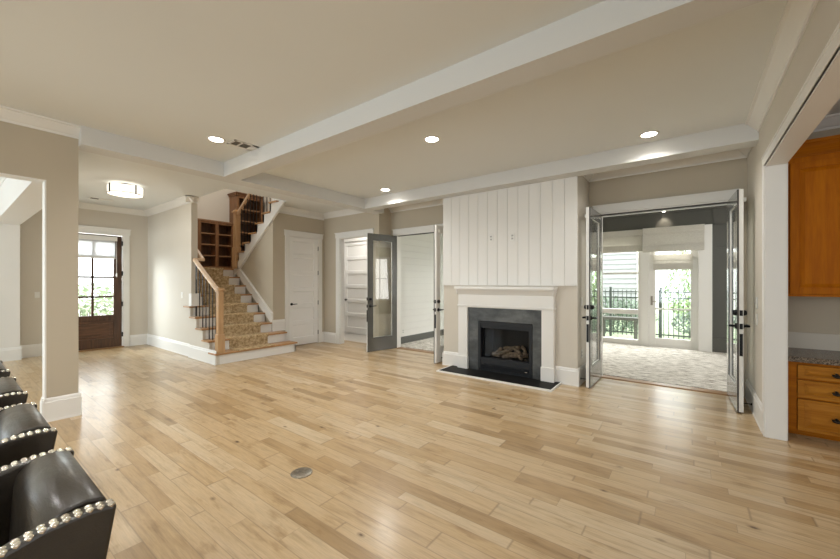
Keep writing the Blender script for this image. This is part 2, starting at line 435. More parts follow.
b = MB(); b.box(-5.35, -5.222, .648, .887, 0, H); b.box(-5.35, -5.222, -1.8, .648, 2.455, H); b.box(-5.35, -5.222, -6.1, -1.8, 0, H)
struct(b.build('wall_left', M['wall']))
b = MB(); b.box(-9.85, -5.35, .58, .88, 2.475, H); b.box(-10.03, -9.85, .58, .88, 0, H)
struct(b.build('wall_dining_opening', M['trim']))
struct(MB().box(-10.18, 4.0, -6.2, -6.1, 0, H).build('wall_rear', M['wall']))
# sunroom walls
SY = 9.45
b = MB(); b.box(-5.45, 3.0, SY, SY + .15, 2.44, 3.02)
for x0, x1 in ((-5.45, -4.35), (-3.15, -3.10), (-1.92, -1.92 + .001)): pass
b.box(-5.45, -4.30, SY, SY + .15, 0, 2.44); b.box(-3.24, -3.10, SY, SY + .15, 0, 2.44); b.box(-2.04, -1.90, SY, SY + .15, 0, 2.44); b.box(-.88, -.74, SY, SY + .15, 0, 2.44); b.box(.14, 3.0, SY, SY + .15, 0, 2.44)
struct(b.build('wall_sunroom', M['dgrey']))
b = MB(); b.box(2.9, 3.0, 6.05, SY, 0, 3.02); b.box(.56, 2.9, 6.0, 6.05, 0, 3.02)
struct(b.build('wall_sunroom_side', M['dgrey']))
b = MB(); b.box(-5.45, -5.335, 6.05, SY, 0, 3.02)
struct(b.build('wall_sunroom_backing', M['gap']))
b = MB(); z = .17
while z < 3.0:
    b.box(-5.336, -5.32, 6.05, SY, z, min(z + .148, 3.02)); z += .153
struct(b.build('wall_sunroom_planks', M['ship']))
struct(MB().moulding([(0, 0), (.03, 0), (.03, .15), (.02, .165), (0, .165)], (-5.336, 6.05, 0), (-5.336, SY, 0), (1, 0)).build('baseboard_sunroom', M['grey']))
struct(MB().moulding([(0, 0), (.03, 0), (.03, .27), (.015, .29), (0, .29)], (.37, SY, 0), (2.9, SY, 0), (0, -1)).build('baseboard_sunroom_grey', M['grey']))
b = MB(); b.box(.37, .40, SY - .02, SY, .29, 3.0); b.box(.37, 2.9, SY - .018, SY, 2.12, 2.15); b.box(-4.5, 2.9, SY - .02, SY, 2.60, 2.63); b.box(-5.3, 2.9, SY - .03, SY, 2.93, 3.02)
struct(b.build('trim_sunroom_battens', M['grey']))

# shiplap panel over the mantel: thirteen upright boards
b = MB(); n = 13; x0, x1 = -3.405, -1.225; bw = (x1 - x0) / n
for i in range(n): b.prism([(x0 + i * bw + .0015, 5.204), (x0 + i * bw + .004, 5.2), (x0 + (i + 1) * bw - .004, 5.2), (x0 + (i + 1) * bw - .0015, 5.204), (x0 + (i + 1) * bw - .0015, 5.219), (x0 + i * bw + .0015, 5.219)], 'z', 1.372, 2.864)
struct(b.build('wall_chimney_planks', M['ship']))
struct(MB().box(-3.402, -1.228, 5.207, 5.2205, 1.374, 2.864).build('wall_chimney_plank_backing', M['gap']))

# baseboards
b = MB()
b.moulding(BB, (-3.40, 5.22, 0), (-3.06, 5.22, 0), (0, -1)); b.moulding(BB, (-1.52, 5.22, 0), (-1.208, 5.22, 0), (0, -1))
b.moulding(BB, (-1.23, 5.2, 0), (-1.23, 5.93, 0), (1, 0)); b.moulding(BB, (-3.40, 5.2, 0), (-3.40, 5.93, 0), (-1, 0))
struct(b.build('baseboard_chimney', M['trim']))
struct(MB().moulding(BB, (.56, 4.64, 0), (.56, 5.93, 0), (-1, 0)).build('baseboard_right', M['trim']))
b = MB(); b.moulding(BB, (-10.03, 2.88, 0), (-7.62, 2.88, 0), (0, -1)); b.moulding(BB, (-10.03, 2.55, 0), (-10.03, 2.88, 0), (1, 0)); b.moulding(BB, (-10.03, .88, 0), (-10.03, 1.31, 0), (1, 0)); b.moulding(BB, (-9.85, .56, 0), (-9.85, .90, 0), (1, 0)); b.moulding(BB, (-10.03, -6, 0), (-10.03, .58, 0), (1, 0))
struct(b.build('baseboard_foyer', M['trim']))
b = MB(); b.moulding(BB, (-5.2212, .612, 0), (-5.2212, .909, 0), (1, 0)); b.moulding(BB, (-5.222, .887, 0), (-5.35, .887, 0), (0, 1)); b.moulding(BB, (-5.2, .634, 0), (-5.35, .634, 0), (0, -1)); b.moulding(BB, (-5.35, .64, 0), (-5.35, .909, 0), (-1, 0)); b.moulding(BB, (-5.222, -6, 0), (-5.222, -1.9, 0), (1, 0))
struct(b.build('baseboard_left', M['trim']))
b = MB(); b.moulding(BB, (-7.05, 5.48, 0), (-7.05, 5.55, 0), (1, 0)); b.moulding(BB, (-7.05, 5.55, 0), (-6.61, 5.55, 0), (0, -1)); b.moulding(BB, (-5.40, 5.55, 0), (-5.24, 5.55, 0), (0, -1)); b.moulding(BB, (-5.24, 5.528, 0), (-5.24, 5.93, 0), (1, 0)); b.moulding(BB, (-7.05, 4.2, .387), (-7.05, 4.50, .387), (1, 0))
struct(b.build('baseboard_hall', M['trim']))
# crowns
b = MB()
b.moulding(CR, (.56, -6, H), (.56, 4.99, H), (-1, 0)); b.moulding(CR, (.56, 5.22, H), (.56, 5.93, H), (-1, 0)); b.moulding(CR, (-1.23, 5.93, H), (.56, 5.93, H), (0, -1)); b.moulding(CR, (-1.23, 5.22, H), (-1.23, 5.93, H), (1, 0))
struct(b.build('trim_crown_right', M['trim']))
b = MB(); b.moulding(CR, (-5.24, 5.93, H), (-3.40, 5.93, H), (0, -1)); b.moulding(CR, (-7.05, 4.22, H), (-7.05, 5.55, H), (1, 0)); b.moulding(CR, (-7.05, 5.55, H), (-5.36, 5.55, H), (0, -1))
struct(b.build('trim_crown_hall', M['trim']))
b = MB(); b.moulding(CR, (-10.03, .88, H), (-10.03, 2.88, H), (1, 0)); b.moulding(CR, (-10.03, 2.88, H), (-7.515, 2.88, H), (0, -1)); b.moulding(CR, (-7.62, 2.775, H), (-7.62, 2.99, H), (1, 0)); b.moulding(CR, (-10.03, .88, H), (-5.36, .88, H), (0, 1)); b.moulding(CR, (-10.03, .58, H), (-5.35, .58, H), (0, -1)); b.moulding(CR, (-10.03, -6, H), (-10.03, .58, H), (1, 0))
struct(b.build('trim_crown_foyer', M['trim']))
struct(MB().moulding(CR, (-5.222, -6, H), (-5.222, .887, H), (1, 0)).build('trim_crown_left', M['trim']))
struct(MB().moulding(CR, (.7, 5.34, H), (3.9, 5.34, H), (0, -1)).build('trim_crown_kitchen', M['trim']))


def grid_window(name, label, axis, p, a0, a1, z0, z1, nx_, nz_):
    t = thing(name, label, 'window', (p, (a0 + a1) / 2, z0) if axis == 'y' else ((a0 + a1) / 2, p, z0), kind='structure')
    m = MB()
    def bx(u0, u1, q0, q1):
        if axis == 'y': m.box(p - .02, p + .02, u0, u1, q0, q1)
        else: m.box(u0, u1, p - .02, p + .02, q0, q1)
    bx(a0 - .08, a0, z0 - .08, z1 + .08); bx(a1, a1 + .08, z0 - .08, z1 + .08); bx(a0, a1, z0 - .08, z0); bx(a0, a1, z1, z1 + .08)
    for i in range(1, nx_): u = a0 + (a1 - a0) * i / nx_; w2 = .05 if i % 3 == 0 else .014; bx(u - w2, u + w2, z0, z1)
    for i in range(1, nz_): q = z0 + (z1 - z0) * i / nz_; bx(a0, a1, q - .014, q + .014)
    m.build('window_frame', M['trim'], t); return t


grid_window('window_4', 'wide kitchen window behind the camera side', 'y', 3.62, -1.5, 2.5, .9, 2.5, 12, 3)
grid_window('window_6', 'side window of the sunroom across from the white plank wall', 'y', 2.68, 6.5, 9.1, .7, 2.5, 6, 2)
grid_window('window_5', 'wide rear window wall behind the camera', 'x', -5.6, -4.6, 1.4, .3, 2.9, 12, 4)


# door and opening casings
def casing(name, axis, plane, nrm, a0, a1, top, wd=.10, hd=.12, th=.02, over=.015, depth=None):
    """flat casing round an opening in a wall: axis 'x' means the opening runs along X at Y=plane"""
    m = MB()
    def bx(u0, u1, z0, z1, t, back=0):
        p0, p1 = plane - nrm * back, plane + nrm * t
        if axis == 'x': m.box(u0, u1, p0, p1, z0, z1)
        else: m.box(p0, p1, u0, u1, z0, z1)
    bx(a0 - wd, a0, 0, top, th); bx(a1, a1 + wd, 0, top, th); bx(a0 - wd - over, a1 + wd + over, top, top + hd, th + .006); bx(a0 - wd - over - .012, a1 + wd + over + .012, top + hd - .018, top + hd, th + .02)
    if depth:
        bx(a0, a0 + .018, 0, top - .018, 0, depth); bx(a1 - .018, a1, 0, top - .018, 0, depth); bx(a0, a1, top - .018, top, 0, depth)
    return struct(m.build(name, M['trim'], bevel=.002))


casing('trim_entry_door', 'y', -10.03, 1, 1.42, 2.44, 2.47, .10, .13, depth=.15)
casing('trim_closet_door', 'y', -7.05, 1, 4.60, 5.38, 2.45, depth=.12)
casing('trim_hall_opening', 'x', 5.55, -1, -6.48, -5.53, 2.45, .12, depth=.12)
casing('trim_hall_inner_door', 'x', 6.85, -1, -7.83, -6.82, 2.56, depth=.05)
casing('trim_porch_doors', 'x', 5.93, -1, -5.08, -3.55, 2.45, .085, .12, over=.0, depth=.12)
casing('trim_sunroom_doors', 'x', 5.93, -1, -1.08, .40, 2.45, .085, .12, over=.0, depth=.12)
# kitchen opening: jamb lining plus casing, dining opening the same
b = MB(); b.box(.55, .691, 4.528, 4.54, 0, 2.485); b.box(.55, .691, -1.2, 4.528, 2.473, 2.485); b.box(.54, .56, 4.54, 4.63, 0, 2.575); b.box(.54, .56, -1.2, 4.54, 2.485, 2.575); b.box(.534, .56, -1.2, 4.64, 2.565, 2.58); b.box(.536, .56, -1.2, 4.53, 2.485, 2.497)
b.box(.688, .70, 4.54, 4.63, 0, 2.575)
struct(b.build('trim_kitchen_opening', M['trim'], bevel=.002))
b = MB(); b.box(-5.352, -5.2215, .634, .648, .0, 2.455); b.box(-5.352, -5.2215, -1.8, .634, 2.44, 2.455)
struct(b.build('trim_dining_opening', M['trim'], bevel=.002))
# thresholds
struct(MB().prism([(5.90, 0), (5.92, .012), (6.06, .012), (6.08, 0)], 'x', -1.08, .40).build('trim_sunroom_threshold', M['thr']))
struct(MB().prism([(5.90, 0), (5.92, .012), (6.06, .012), (6.08, 0)], 'x', -5.08, -3.55).build('trim_porch_threshold', M['thr']))
struct(MB().box(-10.16, -9.98, 1.42, 2.44, 0, .02).build('trim_entry_threshold', M['thr']))
b = MB(); b.box(-1.06, .38, 6.0, 6.03, 2.405, 2.432); struct(b.build('trim_sunroom_head_track', M['white']))
b = MB(); b.box(-1.06, .38, 5.935, 5.99, 2.418, 2.432); b.box(-5.06, -3.57, 5.935, 5.99, 2.418, 2.432); struct(b.build('trim_head_weatherstrip', M['dark']))


# ================================================================== DOORS
def hinge(m, x, y, z):
    m.box(x - .012, x + .012, y - .012, y + .012, z - .05, z + .05)


def panel_door(name, label, w_, h_, mat, hinge_side, face_out, lever_out=1):
    """slab in local x 0..w, front face at y = 0 looking to -y; six lying panels"""
    t = thing(name, label, 'door', local=True, kind='structure')
    m = MB(); st = .105; th = .045; m.box(0, st, 0, th, .012, h_); m.box(w_ - st, w_, 0, th, .012, h_)
    n_ = 6; rail = .085; bot = .17; ph = (h_ - .012 - bot - rail * n_) / n_; z_ = .012
    m.box(st, w_ - st, 0, th, z_, z_ + bot); z_ += bot
    for i in range(n_):
        m.prism([(st, .0), (st + .016, .022), (w_ - st - .016, .022), (w_ - st, 0), (w_ - st, th), (st, th)], 'z', z_ + .012, z_ + ph - .012)
        m.prism([(0, z_), (.022, z_ + .012), (th, z_ + .012), (th, z_)], 'x', st, w_ - st); m.prism([(0, z_ + ph), (.022, z_ + ph - .012), (th, z_ + ph - .012), (th, z_ + ph)], 'x', st, w_ - st)
        z_ += ph; m.box(st, w_ - st, 0, th, z_, z_ + rail); z_ += rail
    s = m.build('slab', mat, t, bevel=.002)
    hx = w_ if hinge_side > 0 else 0
    for q in (.25, .95, 1.65, 2.22):
        hm = MB(); hinge(hm, hx + (.004 if hinge_side > 0 else -.004), -.006, q); hm.build('hinge', M['black'], t)
    lx = .065 if hinge_side > 0 else w_ - .065; dr = 1 if hinge_side > 0 else -1
    hm = MB(); hm.lathe([(.03, 0), (.03, -.008), (.012, -.012), (.012, -.05)], (lx, 0, .94), 16, 'y'); hm.tube([(lx, -.05, .94), (lx + dr * .03, -.052, .94), (lx + dr * .115, -.046, .942)], [.012, .011, .008], 8)
    hm.build('lever_handle', M['black'], t)
    return t


d1 = panel_door('door_1', 'white six-panel closet door with black lever beside the staircase', .77, 2.43, M['door'], 1, 0)
d1.location = (-7.06, 4.605, 0); d1.rotation_euler = (0, 0, R(90))
d2 = panel_door('door_2', 'white six-panel door with black hinges seen through the cased hall opening', .98, 2.53, M['door'], 1, 0)
d2.location = (-7.82, 6.862, 0)


def lever_set(par, x, y, dy, dr):
    m = MB(); m.lathe([(.031, 0), (.031, dy * .01), (.013, dy * .014), (.013, dy * .05)], (x, y, .94), 16, 'y'); m.tube([(x, y + dy * .05, .94), (x + dr * .03, y + dy * .052, .94), (x + dr * .12, y + dy * .05, .943)], [.013, .012, .009], 8)
    m.build('lever_handle', M['black'], par)
    m = MB(); m.lathe([(.032, 0), (.032, dy * .012), (.024, dy * .03), (.02, dy * .034)], (x, y, 1.085), 16, 'y'); m.build('deadbolt', M['black'], par)


def french_leaf(name, label, side, w_=.735):
    """leaf from the hinge (origin) along +x (side 1) or -x (side -1) when shut; room face at y = -.045"""
    t = thing(name, label, 'door', local=True, kind='structure')
    def bx(m, a, b_, y0, y1, z0, z1): m.box(side * a, side * b_, y0, y1, z0, z1)
    H_ = 2.425; st, tr, br = .105, .12, .26
    for nm, y0, y1, mt in (('room_face', -.054, -.014, M['trim']), ('outer_face', -.014, 0, M['gdoor'])):
        m = MB(); bx(m, 0, st, y0, y1, .012, H_); bx(m, w_ - st, w_, y0, y1, .012, H_); bx(m, st, w_ - st, y0, y1, .012, .012 + br); bx(m, st, w_ - st, y0, y1, H_ - tr, H_)
        q = .02
        bx(m, st, st + q, y0 + .006, y1, .012 + br, H_ - tr); bx(m, w_ - st - q, w_ - st, y0 + .006, y1, .012 + br, H_ - tr); bx(m, st + q, w_ - st - q, y0 + .006, y1, .012 + br, .012 + br + q); bx(m, st + q, w_ - st - q, y0 + .006, y1, H_ - tr - q, H_ - tr)
        o = m.build(nm, mt, t, bevel=.0015)
        o['label'] = 'white painted room side' if nm == 'room_face' else 'grey painted outer side'
    m = MB(); bx(m, st + .01, w_ - st - .01, -.030, -.024, .012 + br + .01, H_ - tr - .01); m.build('glass_pane', M['fglass'], t)
    m = MB(); bx(m, w_, w_ + .003, -.015, -.002, .012, H_); bx(m, 0, w_, -.03, -.01, .004, .012); m.build('weatherstrip', M['dark'], t)
    m = MB()
    for z0, z1 in ((.62, .86), (.91, .97), (1.055, 1.115)): bx(m, w_, w_ + .004, -.047, -.020, z0, z1)
    m.build('lock_plate', M['black'], t)
    lever_set(t, side * (w_ - .055), -.054, -1, -side); lever_set(t, side * (w_ - .055), 0, 1, -side)
    for q in (.25, .95, 1.65, 2.22):
        m = MB(); m.tube([(0, -.05, q - .05), (0, -.05, q + .05)], .009, 8); m.build('hinge', M['black'], t)
    m = MB(); bx(m, w_ - .10, w_ - .05, -.084, -.054, 2.30, 2.34); m.build('ball_catch', M['white'], t)
    return t


def place_leaf(t, hx, fx, fy, side, hy=5.925):
    t.location = (hx, hy, 0); a = math.atan2(fy - hy, fx - hx)
    t.rotation_euler = (0, 0, a if side > 0 else a - math.pi)


l = french_leaf('door_3', 'open glass door beside the staircase hall, grey face to the room', 1); place_leaf(l, -5.065, -5.225, 5.2, 1)
l = french_leaf('door_4', 'open glass door edge-on beside the shiplap chimney, far from the kitchen', -1); place_leaf(l, -3.565, -3.59, 5.2, -1)
l = french_leaf('door_5', 'open glass door between the fireplace and the sunroom opening', 1); place_leaf(l, -1.05, -1.06, 5.2, 1)
l = french_leaf('door_6', 'open glass door swung against the wall by the kitchen opening', -1); place_leaf(l, .37, .408, 5.2, -1)

# front door: dark wood, six lights over one panel
t = thing('door_7', 'dark stained front door with six panes over one lower panel', 'door', (-10.08, 1.9, 0), kind='structure')
X0, X1 = -10.11, -10.065; Y0, Y1 = 1.44, 2.415
m = MB(); m.box(X0, X1, Y0, Y0 + .14, .02, 2.44); m.box(X0, X1, Y1 - .14, Y1, .02, 2.44); m.box(X0, X1, Y0 + .14, Y1 - .14, 2.28, 2.44); m.box(X0, X1, Y0 + .14, Y1 - .14, .60, .72); m.box(X0, X1, Y0 + .14, Y1 - .14, .02, .22)
m.build('frame', M['walnut'], t, bevel=.003)
m = MB(); m.box(X0 + .01, X1 - .016, Y0 + .14, Y1 - .14, .22, .60); m.box(X0 + .005, X1 - .006, Y0 + .20, Y1 - .20, .28, .54); m.build('lower_panel', M['walnutx'], t, bevel=.006)
m = MB(); m.box(X0 + .012, X1, 1.908, 1.948, .72, 2.28)
for z_ in (1.115, 1.535, 1.985): m.box(X0 + .012, X1, Y0 + .14, Y1 - .14, z_ - .02, z_ + .02)
m.build('muntins', M['walnut'], t)
m = MB(); m.box(-10.095, -10.09, Y0 + .14, Y1 - .14, .72, 2.28); m.build('glass_pane', M['glass'], t)
for z_ in (.28, .95, 1.62, 2.28): hm = MB(); hm.box(-10.066, -10.03, 2.408, 2.432, z_ - .05, z_ + .05); hm.build('hinge', M['black'], t)
lm = MB(); lm.lathe([(.03, 0), (.03, .01), (.012, .014), (.012, .05)], (X1, 1.51, .95), 14, 'x'); lm.tube([(X1 + .05, 1.51, .95), (X1 + .05, 1.62, .95)], .01, 8); lm.build('lever_handle', M['black'], t)

# ================================================================== SUNROOM WINDOWS
def window(num, x0, x1, label):
    t = thing('window_%d' % num, label, 'window', ((x0 + x1) / 2, SY, 0), kind='structure')
    m = MB(); y0, y1 = SY - .01, SY + .13; f_ = .055
    m.box(x0, x0 + f_, y0, y1, 0, 2.44); m.box(x1 - f_, x1, y0, y1, 0, 2.44); m.box(x0 + f_, x1 - f_, y0, y1, 2.36, 2.44); m.box(x0 + f_, x1 - f_, y0, y1, 0, .12); m.box(x0 + f_, x1 - f_, y0 - .02, y1, .70, .81)
    m.build('window_frame', M['trim'], t, bevel=.003)
    m = MB(); m.box(x0 + f_, x1 - f_, SY + .04, SY + .07, 1.615, 1.655); m.build('meeting_rail', M['trim'], t)
    m = MB(); m.box(x0 + f_, x1 - f_, SY + .06, SY + .066, .81, 2.36); m.build('upper_pane', M['glass'], t)
    m = MB(); m.box(x0 + f_, x1 - f_, SY + .06, SY + .066, .12, .70); m.build('lower_pane', M['glass'], t)
    return t


window(1, -1.90, -.88, 'sunroom window beside the glazed porch door, white siding outside')
window(2, -3.10, -2.04, 'middle sunroom window hidden behind the chimney')
window(3, -4.30, -3.24, 'sunroom window nearest the white plank wall')
# window casings between
b = MB()
for x0, x1 in ((-4.42, -4.30), (-3.24, -3.10), (-2.04, -1.90), (-.88, -.74)): b.box(x0, x1, SY - .03, SY, 0, 2.60)
b.box(.14, .36, SY - .10, SY, 0, 2.60); b.box(-4.42, .139, SY - .033, SY, 2.44, 2.598)
struct(b.build('trim_sunroom_windows', M['trim'], bevel=.002))
# glazed porch door
t = thing('door_8', 'white glazed door from the sunroom to the fenced yard', 'door', (-.3, SY, 0), kind='structure')
m = MB(); y0, y1 = SY + .03, SY + .075
m.box(-.73, -.61, y0, y1, .03, 2.42); m.box(.01, .13, y0, y1, .03, 2.42); m.box(-.61, .01, y0, y1, 2.30, 2.42); m.box(-.61, .01, y0, y1, .03, .20); m.box(-.61, .01, y0 + .01, y1 - .005, .825, .86)
m.box(-.74, -.73, SY, SY + .12, 0, 2.44); m.box(.13, .14, SY, SY + .12, 0, 2.44); m.box(-.74, .14, SY, SY + .14, 0, .03)
m.build('door_frame', M['trim'], t, bevel=.003)
m = MB(); m.box(-.61, .01, SY + .05, SY + .056, .20, 2.30); m.build('glass_pane', M['glass'], t)
m = MB(); m.box(-.70, -.66, SY + .018, SY + .03, .92, 1.12); m.tube([(-.68, SY + .02, 1.0), (-.68, SY - .02, 1.0), (-.58, SY - .025, 1.0)], .009, 8); m.build('lever_handle', M['metalvent'], t)


# roman shades
def roman(label, x0, x1, ztop, zbot, y, group, d=.05):
    t = thing('roman_shade', label, 'window shade', ((x0 + x1) / 2, y, ztop), group)
    m = MB(); m.box(x0, x1, y - d, y, ztop - .13, ztop); m.build('valance', M['weave'], t, bevel=.004)
    m = MB(); m.prism([(y - d * .75, ztop - .13), (y - d * .2, ztop - .13), (y - d * .2, zbot + .02), (y - d * .7, zbot + .06)], 'x', x0 + .004, x1 - .004); m.build('panel', M['weave'], t)
    nf = max(1, round((ztop - .13 - zbot) / .14))
    for i in range(2):
        z0 = zbot + i * .055
        m = MB(); m.prism([(y - d * .9 - i * .004, z0), (y - d * .35, z0), (y - d * .35, z0 + .085), (y - d * .8 - i * .004, z0 + .085)], 'x', x0 + .003, x1 - .003); m.build('fold', M['weave'], t)
    return t


GS = 'woven roman shades in the sunroom'
roman('woven roman shade over the window with white siding outside', -1.92, -.845, 2.60, 2.11, SY - .03, GS, .10)
roman('wide woven roman shade above the glazed porch door', -.835, .235, 2.60, 2.08, SY - .105, GS, .12)
roman('small woven roman shade on the glazed porch door, below the wide one', -.65, .05, 2.03, 1.69, SY + .025, GS, .05)

# small spotlight on the dark sunroom header
t = thing('sunroom_spotlight', 'small dark spotlight high on the grey sunroom wall above the shades', 'light', (-.45, 9.3, 3.0))
m = MB(); m.lathe([(.05, 0), (.05, -.02), (.035, -.025), (.035, -.08)], (-.45, 9.28, 3.02), 16); m.build('can', M['black'], t)
m = MB(); m.lathe([(.028, 0), (.028, -.004)], (-.45, 9.28, 2.938), 16); m.build('bulb', M['lamp'], t)
sl = bpy.data.lights.new('sunroom_spot', 'SPOT'); sl.energy = 9; sl.spot_size = R(70); sl.spot_blend = .8; sl.color = (1, .88, .7); sl.shadow_soft_size = .03
so = bpy.data.objects.new('sunroom_spot', sl); col.objects.link(so); so.location = (-.45, 9.28, 2.92); so.rotation_euler = Vector((0, .6, -1)).to_track_quat('-Z', 'Y').to_euler()

# sunroom carpet (fitted)
tag(MB().box(-5.30, 2.85, 6.10, SY - .03, 0, .012).build('sunroom_carpet', M['rug']), 'mottled beige and grey carpet covering the sunroom floor', 'carpet')

# ================================================================== STAIRCASE
RISE, RUN = .194, .27
t = thing('staircase', 'oak staircase with white risers, gold carpet runner and iron balusters', 'staircase', (-6.5, 3.5, 0))
nx = [-6.48 - RUN * i for i in range(9)]           # nose of each lower tread; the ninth is the landing
YL, YR = 2.85, 4.19
yr = [4.40, 4.34] + [YR] * 7
for i in range(8):
    z_ = RISE * (i + 1)
    yl = YL - .03 if i < 5 else 2.995
    m = MB(); xb = nx[i] - RUN - .02
    yR = yr[i] + (.03 if i < 2 else 0)
    m.box(xb, nx[i], yl, YR, z_ - .03, z_) if i >= 2 else m.box(xb if i == 1 else xb, nx[i], yl, YR, z_ - .03, z_)
    if i < 2: m.box(max(xb, -7.03), nx[i], YR, yR, z_ - .03, z_)
    m.build('tread', M['oak'], t, bevel=.006)
    m = MB(); m.box(nx[i] - .05, nx[i] - .03, YL + .051 if i < 5 else 2.995, yr[i], RISE * i, z_ - .03)
    if i < 2: m.box(max(-7.03, xb), nx[i] - .03, yr[i] - .02, yr[i], RISE * i, z_ - .03)
    m.build('riser', M['trim'], t)
# ninth riser and the landing
m = MB(); m.box(nx[8] - .05, nx[8] - .03, 2.995, YR, RISE * 8, RISE * 9 - .03); m.build('riser', M['trim'], t)
ZL = RISE * 9
m = MB(); m.box(-10.02, nx[8], 2.995, 4.19, ZL - .03, ZL); m.box(-10.02, nx[8] - .05, 4.19, 5.54, ZL - .03, ZL); m.build('landing', M['oak'], t, bevel=.005)
# stepped side panel under the open end of the lower treads
pts = [(nx[0] - .03, 0)]
for i in range(5): pts += [(nx[i] - .03, RISE * (i + 1) - .03), (nx[i] - RUN - .03 if i < 4 else -7.62, RISE * (i + 1) - .03)]
pts += [(-7.62, 0)]
m = MB(); m.prism(pts, 'y', YL, YL + .05); m.build('side_panel', M['cream'], t)
m = MB(); m.moulding(BB, (nx[0] - .03, YL, 0), (-7.62, YL, 0), (0, -1)); m.build('base_board', M['trim'], t)
pts = [(-7.62, RISE * 5), (-7.50, RISE * 5), (-7.50, RISE * 5 + .24), (-7.62, RISE * 5 + .24)]
m = MB(); m.prism(pts, 'y', 2.835, 3.0); m.build('wall_plinth', M['trim'], t, bevel=.003)
# skirt along the wall under the upper flight
m = MB()
def zs(x): return RISE * 9 + (x - nx[8]) * -RISE / RUN
pts = [(-7.035, zs(-7.035) - .05), (-8.70, zs(-8.70) - .05), (-8.70, zs(-8.70) + .16), (-7.035, zs(-7.035) + .16)]
m.prism(pts, 'y', 4.185, 4.22); m.prism([(-7.035, zs(-7.035) + .15), (-8.70, zs(-8.70) + .15), (-8.70, zs(-8.70) + .18), (-7.035, zs(-7.035) + .18)], 'y', 4.17, 4.22)
m.build('wall_skirt', M['trim'], t)
# carpet runner
RL, RR = 3.19, 3.94
for i in range(9):
    z_ = RISE * (i + 1)
    if i == 0: m = MB(); m.box(nx[i] - RUN - .018, nx[i] + .006, RL, RR, z_, z_ + .012); continue
    m.box(nx[i] - RUN - .018 if i < 8 else nx[i] - .9, nx[i] + .012, RL, RR, z_, z_ + .012)
    m.box(nx[i], nx[i] + .012, RL, RR, z_ - .042, z_ - .0)
    m.box(nx[i] - .03, nx[i], RL, RR, z_ - .042, z_ - .0305)
    m.box(nx[i] - .03, nx[i] - .018, RL, RR, RISE * i + .012, z_ - .042)
m.build('carpet_runner', M['runner'], t)
# newel, balusters and rail of the lower flight
def newel(x, y, z0, z1, base_h, g=1.0):
    m = MB(); s = .060 * g
    m.box(x - s, x + s, y - s, y + s, z0, z0 + base_h); s2 = .045 * g
    m.prism([(-1, 0)] and [(x - s2, z0 + base_h), (x + s2, z0 + base_h), (x + s2, z1 - .05), (x - s2, z1 - .05)], 'y', y - s2, y + s2)
    m.box(x - .065 * g, x + .065 * g, y - .065 * g, y + .065 * g, z1 - .06, z1 - .03); m.box(x - .048 * g, x + .048 * g, y - .048 * g, y + .048 * g, z1 - .035, z1)
    return m


m = newel(-6.56, 2.93, RISE, 1.33, .32); m.build('newel_post', M['oakz'], t, bevel=.005)
def rz(x): return 1.255 + (-6.6 - x) * (1.86 - 1.255) / 1.0
for i in range(4):
    for k in (.09, .225):
        x = nx[i] - k
        if x > -6.64: continue
        m = MB(); m.tube([(x, 2.93, RISE * (i + 1)), (x, 2.93, rz(x) - .01)], .0095, 4); m.build('baluster', M['iron'], t)
for x in (-7.57 + .0,):
    m = MB(); m.tube([(x + .03, 2.93, RISE * 4), (x + .03, 2.93, rz(x) - .01)], .0095, 4); m.build('baluster', M['iron'], t)
RP = [(-.03, -.03), (.03, -.03), (.033, 0), (.022, .028), (-.022, .028), (-.033, 0)]
def rail_run(m, p0, p1):
    p0, p1 = Vector(p0), Vector(p1); d = (p1 - p0).normalized(); a = d.cross(Vector((0, 0, 1))).normalized(); u = a.cross(d).normalized()
    m.add([p + a * q + u * r_ for p in (p0, p1) for q, r_ in RP], [list(range(6)), list(range(11, 5, -1))] + [[i, 6 + i, 6 + (i + 1) % 6, (i + 1) % 6] for i in range(6)])
m = MB(); rail_run(m, (-6.58, 2.93, rz(-6.58)), (-7.60, 2.93, rz(-7.60))); rail_run(m, (-7.585, 2.91, rz(-7.6)), (-7.585, 3.09, rz(-7.6) + .01)); rail_run(m, (-7.57, 3.065, rz(-7.6)), (-8.62, 3.065, rz(-7.6) + 1.04 * .70))
m.build('handrail', M['rail'], t)
# upper flight
ux = [-8.70 + RUN * i for i in range(7)]; uz = [RISE * (10 + i) + .004 for i in range(7)]
for i in range(7):
    m = MB(); m.box(ux[i], ux[i] + RUN + .02, 4.13, 5.54, uz[i] - .03, uz[i]); m.build('tread', M['oak'], t, bevel=.006)
    m = MB(); m.box(ux[i] + .03, ux[i] + .05, 4.17, 5.54, uz[i] - RISE + .0, uz[i] - .03); m.build('riser', M['trim'], t)
pts = [(ux[0] + .03, ZL - .12)]
pts = []
for i in range(7): pts += [(ux[i] + .03, (uz[i] - RISE) if i else ZL - .03), (ux[i] + .03, uz[i] - .03)]
pts += [(-6.62, uz[6] - .03)]
def ub(x): return uz[0] + (x - ux[0]) * RISE / RUN - .42
pts += [(-6.62, ub(-6.62)), (-8.45, ub(-8.45)), (ux[0] + .03, ZL - .20)]
m = MB(); m.prism(pts, 'y', 4.17, 4.215); m.build('stringer', M['trim'], t)
m = newel(-8.53, 4.19, ZL, 3.12, .50, 1.3); m.build('newel_post', M['oakz'], t, bevel=.005)
def rz2(x): return 2.90 + (x + 8.67) * RISE / RUN
for i in range(6):
    for k in (.12, .245):
        x = ux[i] + k
        if x < -8.42: continue
        m = MB(); m.tube([(x, 4.19, uz[i]), (x, 4.19, rz2(x) - .01)], .0095, 4); m.build('baluster', M['iron'], t)
m = MB(); rail_run(m, (-8.52, 4.19, rz2(-8.52)), (-7.0, 4.19, rz2(-7.0))); m.build('handrail', M['rail'], t)
